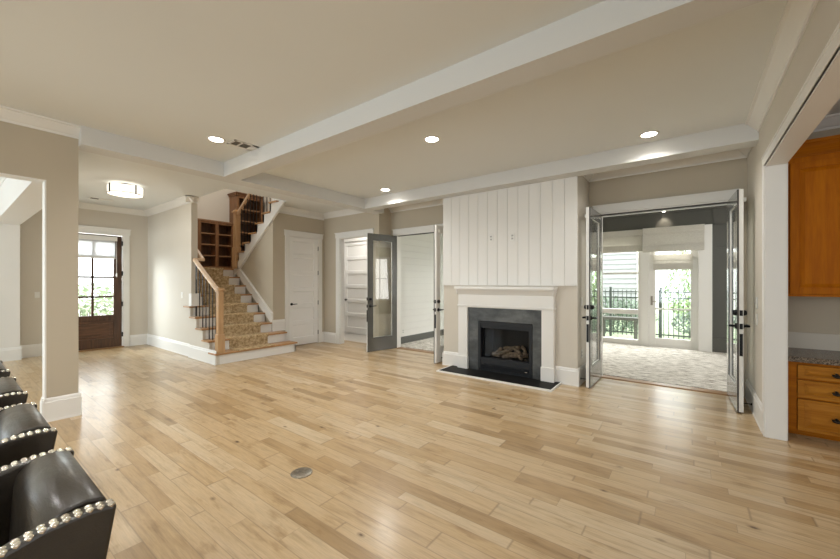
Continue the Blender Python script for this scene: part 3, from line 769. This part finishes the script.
# wall below the upper flight
m = MB(); m.prism([(-8.66, 0), (-7.17, 0), (-7.17, min(ub(-7.17) + .02, H)), (-8.66, ub(-8.66) + .02)], 'y', 4.22, 4.30); struct(m.build('wall_under_stair', M['wall']))


# bookcases on the landing
def bookcase(name, label, x0, x1, y0, y1, z0, z1, cols, shelves, crown, group):
    """open front at x1 (towards +x)"""
    t = thing(name, label, 'bookcase', (x0, (y0 + y1) / 2, z0), group)
    m = MB(); m.box(x0, x1, y0, y0 + .03, z0, z1); m.box(x0, x1, y1 - .03, y1, z0, z1); m.box(x0, x1, y0 + .03, y1 - .03, z1 - .03, z1); m.box(x0, x1, y0 + .03, y1 - .03, z0, z0 + .08)
    m.build('carcass', M['shelfz'], t)
    m = MB(); fw = .055; m.box(x1, x1 + .02, y0, y0 + fw, z0, z1); m.box(x1, x1 + .02, y1 - fw, y1, z0, z1); m.box(x1, x1 + .02, y0 + fw, y1 - fw, z1 - .06, z1); m.box(x1, x1 + .02, y0 + fw, y1 - fw, z0, z0 + .09)
    for i in range(1, cols): yc = y0 + (y1 - y0) * i / cols; m.box(x0 + .013, x1 + .019, yc - .04, yc + .04, z0 + .05, z1 - .031)
    m.build('face_frame', M['shelfz'], t, bevel=.002)
    m = MB(); m.box(x0, x0 + .012, y0 + .02, y1 - .02, z0 + .05, z1 - .02); m.build('back_panel', M['shelfb'], t)
    for c_ in range(cols):
        a = y0 + .03 + (y1 - y0 - .06) * c_ / cols; e = y0 + .03 + (y1 - y0 - .06) * (c_ + 1) / cols
        for k in range(1, shelves):
            z_ = z0 + .08 + (z1 - z0 - .11) * k / shelves; m = MB(); m.box(x0 + .012, x1 - .01, a, e, z_ - .014, z_ + .014); m.build('shelf', M['shelfy'], t)
    if crown:
        m = MB(); pr = [(0, 0), (.02, 0), (.025, .03), (.05, .05), (.06, .075), (0, .075)]
        m.moulding(pr, (x1 + .02, y0 - .05, z1), (x1 + .02, y1 + .0, z1), (1, 0)); m.moulding(pr, (x0, y0, z1), (x1 + .06, y0, z1), (0, -1)); m.box(x0, x1 + .02, y0, y1, z1, z1 + .075)
        m.build('crown', M['shelfz'], t)
    else:
        m = MB(); m.box(x0, x1 + .03, y0, y1, z1, z1 + .03); m.build('top_board', M['shelfy'], t)
    return t


GB = 'bookcases on the stair landing'
bookcase('bookcase', 'low dark wood bookcase with open columns of shelves on the landing', -10.02, -9.75, 3.02, 4.70, ZL + .001, 2.98, 4, 4, False, GB)
bookcase('bookcase', 'tall dark wood bookcase with crown behind the upper newel post', -10.02, -9.62, 4.722, 5.44, ZL + .001, 3.74, 1, 6, True, GB)

# ================================================================== FIREPLACE
t = thing('mantelpiece', 'white painted mantelpiece framing the slate fireplace surround', 'mantel', (-2.29, 5.2, 0))
for a, e in ((-3.06, -2.89), (-1.69, -1.52)):
    m = MB(); m.box(a, e, 5.13, 5.219, .0205, 1.02); m.build('pilaster', M['trim'], t, bevel=.003)
    m = MB(); m.box(a - .008, e + .008, 5.115, 5.219, .0205, .22); m.build('plinth', M['trim'], t, bevel=.004)
m = MB(); m.box(-3.06, -1.52, 5.13, 5.219, 1.02, 1.25); m.box(-3.07, -1.51, 5.118, 5.219, 1.035, 1.06); m.build('frieze', M['trim'], t, bevel=.003)
pr = [(0, 0), (.02, .005), (.03, .02), (.075, .06), (.085, .075), (.105, .08), (.105, .09), (0, .09)]
m = MB(); m.moulding(pr, (-3.165, 5.13, 1.225), (-1.415, 5.13, 1.225), (0, -1)) if False else None
m.prism([(5.219, 1.225), (5.13, 1.225), (5.12, 1.235), (5.112, 1.25), (5.085, 1.285), (5.068, 1.30), (5.062, 1.315), (5.219, 1.315)], 'x', -3.06, -1.52)
for sx, xb in ((-1, -3.06), (1, -1.52)): m.prism([(xb, 1.225), (xb + sx * .005, 1.235), (xb + sx * .009, 1.25), (xb + sx * .016, 1.285), (xb + sx * .021, 1.30), (xb + sx * .024, 1.315), (xb, 1.315)], 'y', 5.085, 5.219)
m.build('crown_moulding', M['trim'], t)
m = MB(); m.box(-3.09, -1.49, 5.045, 5.219, 1.315, 1.356); m.build('shelf', M['trim'], t, bevel=.004)
# slate surround
m = MB(); m.box(-2.888, -2.71, 5.16, 5.2195, .0205, 1.019); m.box(-1.83, -1.692, 5.16, 5.2195, .0205, 1.019); m.box(-2.71, -1.83, 5.16, 5.2195, .81, 1.019)
tag(m.build('slate_surround', M['slate'], bevel=.002), 'grey slate surround between the mantel legs and the black firebox', 'surround')
# hearth slab with pale border
t = thing('hearth', 'black slate hearth slab with a pale border lying before the fireplace', 'hearth', (-2.33, 4.98, 0))
m = MB(); m.box(-3.205, -1.45, 4.765, 5.195, 0, .02); m.build('slab', M['hearth'], t)
m = MB(); m.box(-3.23, -1.43, 4.74, 4.765, 0, .022); m.box(-1.45, -1.43, 4.765, 5.195, 0, .022); m.box(-3.23, -3.205, 4.765, 5.195, 0, .022); m.build('border', M['trim'], t)
# gas firebox
t = thing('gas_fireplace', 'black gas fireplace insert with glass front and ceramic logs', 'fireplace', (-2.27, 5.3, .05))
m = MB(); fy = 5.15
m.box(-2.708, -2.66, fy, 5.24, .055, .805); m.box(-1.88, -1.832, fy, 5.24, .055, .805); m.box(-2.66, -1.88, fy, 5.24, .755, .805); m.box(-2.66, -1.88, fy + .012, 5.24, .70, .755); m.box(-2.708, -1.832, fy + .022, 5.219, .0208, .058)
m.build('frame', M['fsteel'], t, bevel=.003)
m = MB(); m.box(-2.66, -1.88, fy + .004, 5.24, .13, .235); m.prism([(fy - .004, .125), (fy + .02, .125), (fy + .02, .06), (fy + .008, .06)], 'x', -2.66, -1.88); m.build('louvre', M['fsteel'], t, bevel=.004)
m = MB(); m.box(-1.94, -1.90, fy - .007, fy - .003, .094, .104); m.build('maker_plate', M['nail'], t)
m = MB(); m.box(-2.66, -2.65, 5.25, 5.6, .06, .79); m.box(-1.89, -1.88, 5.25, 5.6, .06, .79); m.box(-2.66, -1.88, 5.59, 5.60, .06, .79); m.box(-2.66, -1.88, 5.25, 5.6, .78, .79); m.box(-2.66, -1.88, 5.25, 5.6, .06, .2); m.build('firebox_lining', M['fire'], t)
m = MB(); m.box(-2.66, -1.88, 5.232, 5.238, .235, .70); m.build('glass_front', M['hearthglass'], t)
random.seed(5)
m = MB()
for i in range(60):
    x, y, r_ = random.uniform(-2.58, -1.96), random.uniform(5.29, 5.5), random.uniform(.012, .028)
    m.lathe([(r_ * .3, 0), (r_, r_ * .5), (r_ * .8, r_), (r_ * .2, r_ * 1.3)], (x, y, .2), 7, 'z', False)
eb = m.build('ember_bed', M['ash'], t); eb['kind'] = 'stuff'
for p0, p1, r_ in [((-2.58, 5.42, .25), (-2.0, 5.46, .28), .045), ((-2.48, 5.33, .25), (-2.25, 5.48, .37), .035), ((-2.05, 5.32, .25), (-2.22, 5.47, .40), .035), ((-2.35, 5.31, .26), (-2.06, 5.36, .30), .034), ((-2.52, 5.34, .24), (-2.44, 5.45, .36), .03), ((-2.0, 5.40, .3), (-2.10, 5.45, .42), .026), ((-2.4, 5.45, .36), (-2.12, 5.44, .40), .028)]:
    m = MB(); p0, p1 = Vector(p0), Vector(p1); pts = []; rs = []
    for k in range(7): q = k / 6; pts.append(p0.lerp(p1, q) + Vector((random.uniform(-.006, .006),) * 3)); rs.append(r_ * random.uniform(.85, 1.1) * (.8 if k in (0, 6) else 1))
    m.tube(pts, rs, 9); m.build('log', M['log'], t)


# outlets and switches
def plate(name, label, cat, loc, nrm, kind_='outlet', gang=1, group=None):
    t = thing(name, label, cat, loc, group, local=True); W = .07 * gang + .004 * (gang - 1)
    m = MB(); m.box(-W / 2, W / 2, -.006, 0, -.058, .058); m.build('cover_plate', M['white'], t, bevel=.002)
    for g in range(gang):
        xc = -W / 2 + .035 + g * .074
        if kind_ == 'outlet':
            for z_ in (-.022, .022): m = MB(); m.box(xc - .016, xc + .016, -.0085, -.006, z_ - .014, z_ + .014); r_ = m.build('receptacle', M['outlet'], t, bevel=.001); m = MB(); m.box(xc - .008, xc - .005, -.0092, -.0084, z_ - .006, z_ + .006); m.box(xc + .005, xc + .008, -.0092, -.0084, z_ - .006, z_ + .006); m.build('slots', M['slot'], r_)
        else:
            m = MB(); m.box(xc - .016, xc + .016, -.010, -.006, -.033, .033); m.build('rocker', M['white'], t, bevel=.002)
    t.location = loc; t.rotation_euler = (0, 0, math.atan2(nrm[1], nrm[0]) + math.pi / 2)
    return t


plate('wall_outlet', 'white double outlet on the shiplap, the one farther from the kitchen', 'outlet', (-2.50, 5.199, 2.115), (0, -1))
plate('wall_outlet', 'white outlet on the shiplap, the one closer to the kitchen', 'outlet', (-2.15, 5.199, 2.105), (0, -1))
plate('light_switch', 'upper of two switch plates by the kitchen opening', 'switch', (.559, 5.09, 1.205), (-1, 0), 'switch')
plate('light_switch', 'lower of two switch plates by the kitchen opening', 'switch', (.559, 5.09, 1.03), (-1, 0), 'switch')
plate('light_switch', 'white switch on the chimney side beside the sunroom door', 'switch', (-1.229, 5.45, 1.15), (1, 0), 'switch')
plate('wall_outlet', 'white outlet low on the chimney side beside the sunroom door', 'outlet', (-1.229, 5.45, .41), (1, 0))
plate('light_switch', 'white switch plate on the entry wall seen through the cased dining opening', 'switch', (-10.029, 1.12, 1.18), (1, 0), 'switch', 1)
plate('light_switch', 'white switch plate on the foyer wall beside the stair balusters', 'switch', (-8.05, 2.879, 1.17), (0, -1), 'switch')
plate('wall_outlet', 'white outlet on the white plank wall of the sunroom', 'outlet', (-5.319, 6.43, .29), (1, 0))


# door stops
def stop(label, p, d):
    t = thing('door_stop', label, 'door stop', p)
    q = Vector(p) + Vector(d) * .085
    m = MB(); m.lathe([(.012, 0), (.012, .006)], (0, 0, 0), 10); m = MB(); m.tube([p, tuple(Vector(p) + Vector(d) * .008)], .013, 10); m.build('base', M['black'], t)
    m = MB(); m.tube([p, tuple(q)], .005, 8); m.build('shaft', M['black'], t)
    m = MB(); m.tube([tuple(q), tuple(q + Vector(d) * .014)], .009, 8); m.build('rubber_tip', M['black'], t)


stop('black door stop on the baseboard behind the door by the kitchen', (.54, 5.30, .09), (-1, 0, 0))
stop('black door stop on the chimney baseboard beside the sunroom door', (-1.21, 5.32, .09), (1, 0, 0))
stop('black door stop on the chimney baseboard beside the porch doors', (-3.42, 5.32, .09), (-1, 0, 0))

# ================================================================== KITCHEN CORNER
def raised(m, x0, x1, z0, z1, y):
    m.box(x0, x1, y, y + .02, z0, z1)
    f_ = .05
    # frame bars proud of the field, with a bevelled raised field
    m.box(x0, x0 + f_, y - .008, y, z0, z1); m.box(x1 - f_, x1, y - .008, y, z0, z1); m.box(x0 + f_, x1 - f_, y - .008, y, z0, z0 + f_ * .7); m.box(x0 + f_, x1 - f_, y - .008, y, z1 - f_ * .7, z1)


def frustum(m, x0, x1, z0, z1, y, dy, ins):
    m.add([(x0, y, z0), (x1, y, z0), (x1, y, z1), (x0, y, z1), (x0 + ins, y - dy, z0 + ins), (x1 - ins, y - dy, z0 + ins), (x1 - ins, y - dy, z1 - ins), (x0 + ins, y - dy, z1 - ins)],
          [(0, 1, 5, 4), (1, 2, 6, 5), (2, 3, 7, 6), (3, 0, 4, 7), (4, 5, 6, 7), (3, 2, 1, 0)])


def pull(par, x, y, z):
    m = MB()
    for sx in (-1, 1): m.tube([(x + sx * .055, y, z), (x + sx * .055, y - .024, z)], .010, 8)
    pts = [(x + .082 * math.cos(math.pi * k / 8), y - .024 - .012 * math.sin(math.pi * k / 8), z + .016 * math.sin(math.pi * 2 * k / 8)) for k in range(9)]
    m.tube(pts, [.008, .011, .014, .012, .011, .012, .014, .011, .008], 8)
    m.build('pull_handle', M['bronze'], par)


t = thing('drawer_cabinet', 'amber wood drawer cabinet under the granite top', 'cabinet', (1.4, 5.0, 0))
m = MB(); m.box(.725, 2.2, 4.74, 5.335, .09, .689); m.build('body', M['cherry'], t)
m = MB(); m.box(.725, 2.2, 4.80, 5.3, 0, .09); m.build('toe_kick', M['cherryx'], t)
m = MB(); m.box(.725, .785, 4.72, 4.74, .05, .689); m.box(1.375, 1.435, 4.721, 4.739, .055, .68); m.box(2.14, 2.2, 4.72, 4.74, .05, .689)
for z0, z1 in ((.05, .065), (.355, .366), (.529, .541), (.665, .689)): m.box(.785, 2.14, 4.72, 4.74, z0, z1)
m.build('face_frame', M['cherryx'], t, bevel=.001)
for x0, x1 in ((.785, 1.375), (1.435, 2.14)):
    for z0, z1 in ((.065, .355), (.366, .529), (.541, .665)):
        m = MB(); m.box(x0 + .003, x1 - .003, 4.715, 4.735, z0 + .003, z1 - .003); f_ = .045
        m.box(x0 + .003, x0 + f_, 4.705, 4.715, z0 + .003, z1 - .003); m.box(x1 - f_, x1 - .003, 4.705, 4.715, z0 + .003, z1 - .003); m.box(x0 + f_, x1 - f_, 4.705, 4.715, z0 + .003, z0 + .03); m.box(x0 + f_, x1 - f_, 4.705, 4.715, z1 - .03, z1 - .003)
        frustum(m, x0 + f_ + .004, x1 - f_ - .004, z0 + .034, z1 - .034, 4.715, .009, .022 if z1 - z0 < .2 else .04)
        dr = m.build('drawer', M['pine'], t, bevel=.0015); pull(dr, (x0 + x1) / 2, 4.705, (z0 + z1) / 2 + .005)
tag(MB().box(.722, 2.22, 4.68, 5.338, .69, .738).build('countertop', M['granite'], bevel=.004), 'speckled brown granite countertop on the amber drawer cabinet', 'countertop')
tag(MB().box(.722, 2.22, 5.318, 5.338, .7385, .90).build('backsplash', M['cream']), 'pale backsplash strip standing on the granite countertop', 'backsplash')
t = thing('upper_cabinet', 'cherry wood wall cabinet with crown above the granite top', 'cabinet', (1.4, 5.2, 1.28))
m = MB(); m.box(.725, 2.2, 4.99, 5.338, 1.28, 2.62); m.build('body', M['cherry'], t)
m = MB(); m.box(.725, .775, 4.97, 4.99, 1.28, 2.62); m.box(1.42, 1.47, 4.971, 4.989, 1.29, 2.60); m.box(2.15, 2.2, 4.97, 4.99, 1.28, 2.62); m.box(.775, 2.15, 4.97, 4.99, 1.28, 1.30); m.box(.775, 2.15, 4.97, 4.99, 2.57, 2.62); m.build('face_frame', M['cherry'], t)
for x0, x1 in ((.778, 1.417), (1.473, 2.147)):
    m = MB(); z0, z1 = 1.303, 2.567; f_ = .06
    m.box(x0, x1, 4.965, 4.985, z0, z1); m.box(x0, x0 + f_, 4.95, 4.965, z0, z1); m.box(x1 - f_, x1, 4.95, 4.965, z0, z1); m.box(x0 + f_, x1 - f_, 4.95, 4.965, z0, z0 + f_); m.box(x0 + f_, x1 - f_, 4.95, 4.965, z1 - f_, z1)
    frustum(m, x0 + f_ + .006, x1 - f_ - .006, z0 + f_ + .006, z1 - f_ - .006, 4.965, .013, .035)
    m.build('door', M['cherry'], t, bevel=.002)
m = MB(); pr = [(0, 0), (.012, 0), (.02, .02), (.03, .035), (.06, .07), (.075, .10), (.085, .105), (.085, .135), (0, .135)]
m.moulding(pr, (.725, 4.97, 2.62), (2.2, 4.97, 2.62), (0, -1)); m.box(.725, 2.2, 4.97, 5.338, 2.62, 2.755); m.build('crown', M['cherryx'], t)


# ================================================================== CHAIRS
def make_chair():
    t = thing('armchair', '', 'chair', local=True, group='leather armchairs in a row along the counter side')
    W = .26; th = .045
    top = [(.255, .855), (.20, .862), (.13, .858), (.07, .842), (.02, .815), (-.03, .775), (-.08, .725), (-.14, .675), (-.22, .645), (-.32, .635)]
    out = top + [(-.335, .62), (-.335, .30), (.165, .30)]
    for sx in (-1, 1):
        m = MB(); m.prism([(y, z_) for y, z_ in out], 'x', sx * W, sx * (W - th)); m.build('side_panel', M['leather'], t, bevel=.008)
        # nailheads along the outer rim of the panel
        m = MB(); L = 0; pts = [Vector((0, y, z_)) for y, z_ in top]; seg = []
        for a, b_ in zip(pts, pts[1:]): seg.append((a, b_, (b_ - a).length))
        tot = sum(q[2] for q in seg); k = int(tot / .0195)
        for i in range(k):
            d = tot * (i + .6) / k
            for a, b_, ln in seg:
                if d <= ln + 1e-9: p = a.lerp(b_, min(1, d / ln)); nrm = Vector((0, -(b_ - a).z, (b_ - a).y)).normalized(); break
                d -= ln
            if nrm.z < 0: nrm = -nrm
            p = p - nrm * .0005; c_ = (sx * (W - .0115), p.y, p.z)
            for off, sh in ((.0, 0), (.0165, .009)):
                c_ = (sx * (W - .0095 - off), p.y, p.z)
                m.lathe([(.0085, -.006), (.0085, .001), (.007, .0035), (.0045, .0052), (.0015, .006)], c_, 9)
        m.build('nailhead_trim', M['nail'], t)
    # backrest pad: closed profile, swollen and rolled over the top
    prof = [(.165, .30), (.248, .84), (.240, .862), (.205, .872), (.170, .868), (.142, .854), (.126, .832), (.118, .80), (.114, .74), (.110, .66), (.108, .56), (.106, .44), (.108, .30)]
    m = MB(); m.prism(prof, 'x', -(W - th + .001), W - th + .001 - .002, True); m.build('backrest', M['leather'], t, bevel=.006)
    m = MB(); m.prism([(-.345, .37), (-.352, .40), (-.348, .44), (-.32, .468), (-.10, .478), (.07, .470), (.1, .45), (.1, .37)], 'x', -(W - th - .004), W - th - .004, True); m.build('seat_cushion', M['leather'], t, bevel=.012)
    m = MB(); m.box(-W + th + .002, W - th - .002, -.325, .155, .30, .366); m.build('apron', M['leather'], t)
    for sx in (-1, 1):
        for y, ly in ((-.29, -.31), (.12, .17)):
            m = MB(); m.tube([(sx * .215, y, .305), (sx * .235, ly, 0)], [.03, .018], 4); m.build('leg', M['leg'], t)
    return t


CL = ['brown leather armchair with nailhead trim, closest of the row to the camera',
      'brown leather armchair, second of the row from the camera',
      'brown leather armchair, third of the row, near the beige wall end',
      'brown leather armchair at the far end of the row, only its back corner in sight']
proto = make_chair()
for i, lab in enumerate(CL):
    c_ = proto if i == 0 else copy_tree(proto)
    c_.location = (-1.412 - .757 * i, .014, 0); c_['label'] = lab

# ================================================================== CEILING FITTINGS
def can_light(label, x, y, power=26):
    t = thing('recessed_light', label, 'ceiling light', (x, y, H), 'recessed ceiling lights')
    m = MB(); m.lathe([(.095, 0), (.095, -.004), (.088, -.008), (.076, -.008), (.072, -.002)], (x, y, H - .0005), 28); m.build('trim_ring', M['trim'], t)
    m = MB(); m.lathe([(.071, 0), (.071, -.0035)], (x, y, H - .0045), 28); m.build('lens', M['lamp'], t)
    s = bpy.data.lights.new('recessed_spot', 'SPOT'); s.energy = power; s.spot_size = R(150); s.spot_blend = .9; s.color = (1, .985, .955); s.shadow_soft_size = .07
    o = bpy.data.objects.new('recessed_spot', s); col.objects.link(o); o.location = (x, y, H - .03)


can_light('recessed light beside the ceiling vent', -4.345, 1.90, 62)
can_light('recessed light above the middle of the room, between the two long beams', -2.365, 3.38, 62)
can_light('recessed light in the far ceiling corner by the hall', -4.30, 4.715, 80)
can_light('recessed light near the fireplace beam closest to the kitchen', -.363, 4.71, 55)
for x, y in ((-2.3, .3), (-2.3, -2), (-4.2, -1), (-.4, -1.5)):
    s = bpy.data.lights.new('recessed_spot', 'SPOT'); s.energy = 62; s.spot_size = R(150); s.spot_blend = .9; s.color = (1, .985, .955); s.shadow_soft_size = .07
    o = bpy.data.objects.new('recessed_spot', s); col.objects.link(o); o.location = (x, y, H - .03)
# vent
t = thing('ceiling_vent', 'white two-section ceiling vent beside the recessed light', 'vent', (-4.28, 2.18, H))
x0, x1, y0, y1 = -4.37, -4.18, 2.03, 2.32
m = MB(); z0 = H - .008; m.box(x0, x1, y0, y0 + .025, z0, H - .0005); m.box(x0, x1, y1 - .075, y1, z0, H - .0005); m.box(x0, x0 + .025, y0, y1, z0, H - .0005); m.box(x1 - .025, x1, y0, y1, z0, H - .0005); m.box(x0, x1, 2.125, 2.145, z0, H - .0005); m.build('frame', M['trim'], t)
m = MB(); m.box(x0 + .02, x1 - .02, y0 + .02, y1 - .07, H - .002, H - .0008); m.build('backing', M['slot'], t)
for i in range(8):
    m = MB(); x = x0 + .032 + i * .018; m.box(x, x + .006, y0 + .02, y1 - .07, H - .007, H - .002); m.build('slat', M['metalvent'], t)
t = thing('ceiling_register', 'small ceiling register behind the drum light in the foyer', 'vent', (-9.25, 1.85, H))
m = MB(); m.box(-9.33, -9.17, 1.72, 2.08, H - .008, H - .0005); m.build('frame', M['trim'], t); m = MB(); m.box(-9.30, -9.20, 1.74, 1.86, H - .0095, H - .008); m.build('grille', M['slot'], t)
# drum light
t = thing('drum_light', 'flush drum ceiling light with white shade and dark straps in the foyer', 'ceiling light', (-7.55, 1.86, H))
m = MB(); m.lathe([(.235, 0), (.235, .13)], (-7.55, 1.86, 2.885), 40); m.build('drum_shade', M['shade'], t)
m = MB(); m.lathe([(.08, 0), (.08, .04)], (-7.55, 1.86, 3.019), 20); m.build('ceiling_plate', M['bronze'], t)
m = MB(); m.tube([(-7.55 + .237 * math.cos(R(12 * k)), 1.86 + .237 * math.sin(R(12 * k)), 2.886) for k in range(31)], .006, 6); m.build('bottom_ring', M['metalvent'], t)
for k in range(4):
    a = R(20 + 90 * k); x, y = -7.55 + .240 * math.cos(a), 1.86 + .240 * math.sin(a); m = MB(); m.box(x - .008, x + .008, y - .008, y + .008, 2.88, 3.025); m.build('strap', M['bronze'], t)
m = MB(); m.lathe([(.012, 0), (.014, .012), (.006, .02)], (-7.55, 1.86, 2.86), 12); m.build('finial', M['bronze'], t)
pl = bpy.data.lights.new('drum_glow', 'POINT'); pl.energy = 8; pl.color = (1, .92, .8); pl.shadow_soft_size = .15
po = bpy.data.objects.new('drum_glow', pl); col.objects.link(po); po.location = (-7.55, 1.86, 2.80)

# floor outlet cover
t = thing('floor_outlet', 'round metal floor outlet cover set in the oak planks', 'floor outlet', (-2.306, 1.61, 0))
m = MB(); m.lathe([(.078, 0), (.078, .003), (.072, .006), (.0, .006)], (-2.306, 1.61, 0), 36); m.build('cover', M['metalvent'], t)
m = MB(); m.lathe([(.012, 0), (.012, .0015)], (-2.345, 1.60, .006), 12); m.build('screw', M['nail'], t)

# roller shade on the front door
t = thing('roller_shade', 'white roller shade over the top of the dark front door', 'window shade', (-10.05, 1.9, 2.4))
m = MB(); m.box(-10.064, -10.0, 1.50, 2.325, 2.32, 2.41); m.build('cassette', M['trim'], t, bevel=.006)
sh_ = NT('shade_fabric'); sh_.b.inputs['Roughness'].default_value = .9
f_ = sh_.noise(sh_.coords(), 60); sh_.link(sh_.ramp(f_, [(.3, (.74, .74, .74)), (.7, (.82, .82, .82))]), sh_.b.inputs['Base Color'])
tl = sh_.n('ShaderNodeBsdfTranslucent'); tl.inputs[0].default_value = (.8, .8, .8, 1); mx = sh_.n('ShaderNodeMixShader'); mx.inputs[0].default_value = .45
sh_.link(sh_.b.outputs[0], mx.inputs[1]); sh_.link(tl.outputs[0], mx.inputs[2]); sh_.link(mx.outputs[0], sh_.t.nodes['Material Output'].inputs[0])
m = MB(); m.box(-10.05, -10.047, 1.52, 2.30, 1.96, 2.33); m.build('fabric', sh_.m, t)
m = MB(); m.box(-10.056, -10.04, 1.52, 2.30, 1.935, 1.965); m.build('bottom_bar', M['trim'], t)
m = MB(); m.tube([(-10.02, 2.315, 2.33), (-10.02, 2.315, 1.62)], .004, 6); m.lathe([(.012, 0), (.014, .05), (.008, .09)], (-10.02, 2.315, 1.54), 10); m.build('pull_cord', M['white'], t)

# ================================================================== OUTSIDE
struct(MB().box(-30, 30, 9.6, 40, -.3, -.14).build('ground_lawn', M['lawn']))
struct(MB().box(-40, -10.18, -20, 9.5, -.3, -.1).build('ground_front', M['pave']))
t = thing('picket_fence', 'black metal picket fence across the yard beyond the sunroom', 'fence', (0, 11.8, -.14))
for k in range(7):
    x = -4.3 + 1.22 * k; m = MB(); m.box(x - .03, x + .03, 11.77, 11.83, -.14, 1.28); m.box(x - .035, x + .035, 11.765, 11.835, 1.28, 1.30); m.build('post', M['fence'], t)
for z_ in (.0, 1.0, 1.16): m = MB(); m.box(-4.3, 3.0, 11.785, 11.815, z_ - .016, z_ + .016); m.build('rail', M['fence'], t)
for k in range(66):
    x = -4.2 + .11 * k; m = MB(); m.box(x - .008, x + .008, 11.792, 11.808, -.08, 1.22); m.build('picket', M['fence'], t)
# neighbour's house
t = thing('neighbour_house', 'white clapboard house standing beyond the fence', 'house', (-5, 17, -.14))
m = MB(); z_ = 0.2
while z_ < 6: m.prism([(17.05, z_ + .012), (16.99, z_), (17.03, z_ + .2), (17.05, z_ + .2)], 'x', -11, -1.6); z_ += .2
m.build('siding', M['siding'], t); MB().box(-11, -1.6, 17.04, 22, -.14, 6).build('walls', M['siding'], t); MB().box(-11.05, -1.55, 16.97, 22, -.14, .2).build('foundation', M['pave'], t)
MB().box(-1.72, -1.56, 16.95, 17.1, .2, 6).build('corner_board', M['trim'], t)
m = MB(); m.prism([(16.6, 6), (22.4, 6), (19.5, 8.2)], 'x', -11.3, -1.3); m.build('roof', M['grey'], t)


def foliage(m, c_, rad, n_, s, seed):
    rnd = random.Random(seed)
    for _ in range(n_):
        while True:
            p = Vector((rnd.uniform(-1, 1), rnd.uniform(-1, 1), rnd.uniform(-1, 1)))
            if .25 < p.length < 1: break
        p = Vector((p.x * rad[0] + c_[0], p.y * rad[1] + c_[1], p.z * rad[2] + c_[2])); a = Vector((rnd.gauss(0, 1), rnd.gauss(0, 1), rnd.gauss(0, 1))).normalized(); b_ = a.orthogonal().normalized(); q = s * rnd.uniform(.6, 1.3)
        m.add([p - a * q, p + b_ * q * .45, p + a * q, p - b_ * q * .45], [(0, 1, 2, 3)])


def tree(name, label, c_, rad, n_, s, seed, mat, h0):
    t = thing(name, label, 'tree' if 'tree' in name else 'hedge', (c_[0], c_[1], -.14))
    m = MB(); foliage(m, c_, rad, n_, s, seed); m.build('foliage', mat, t)
    m = MB()
    for k in range(-2, 3): m.tube([(c_[0] + k * rad[0] * .18, c_[1], -.14), (c_[0] + k * rad[0] * .28, c_[1] + .02, c_[2])], [.03, .012], 6)
    m.build('stem', M['bark'], t)


tree('hedge', 'dark clipped hedge behind the fence in front of the white house', (-2.3, 12.9, .40), (1.55, .45, .60), 2600, .06, 3, M['leafb'], 0)
tree('yard_tree', 'light green leafy tree behind the fence seen through the porch door', (.55, 14.3, 1.35), (1.3, .6, 1.6), 2400, .085, 7, M['leafa'], 0)
tree('hedge', 'dark green shrub low behind the fence below the leafy tree', (.75, 12.75, .25), (1.2, .4, .5), 1500, .06, 11, M['leafb'], 0)
tree('yard_tree', 'green shrub outside the glass of the front door', (-19, 3.4, .5), (1.6, 3.4, .9), 1500, .13, 13, M['leafp'], 0)
t = thing('garden_bench', 'dark bench top outside the sunroom window', 'bench', (-1.3, 10.6, -.14))
m = MB(); m.box(-1.95, -1.0, 10.4, 10.75, .46, .53); m.build('seat', M['dgrey'], t)
for x in (-1.85, -1.1):
    for y in (10.43, 10.72): m = MB(); m.box(x - .025, x + .025, y - .02, y + .02, -.14, .46); m.build('leg', M['dgrey'], t)
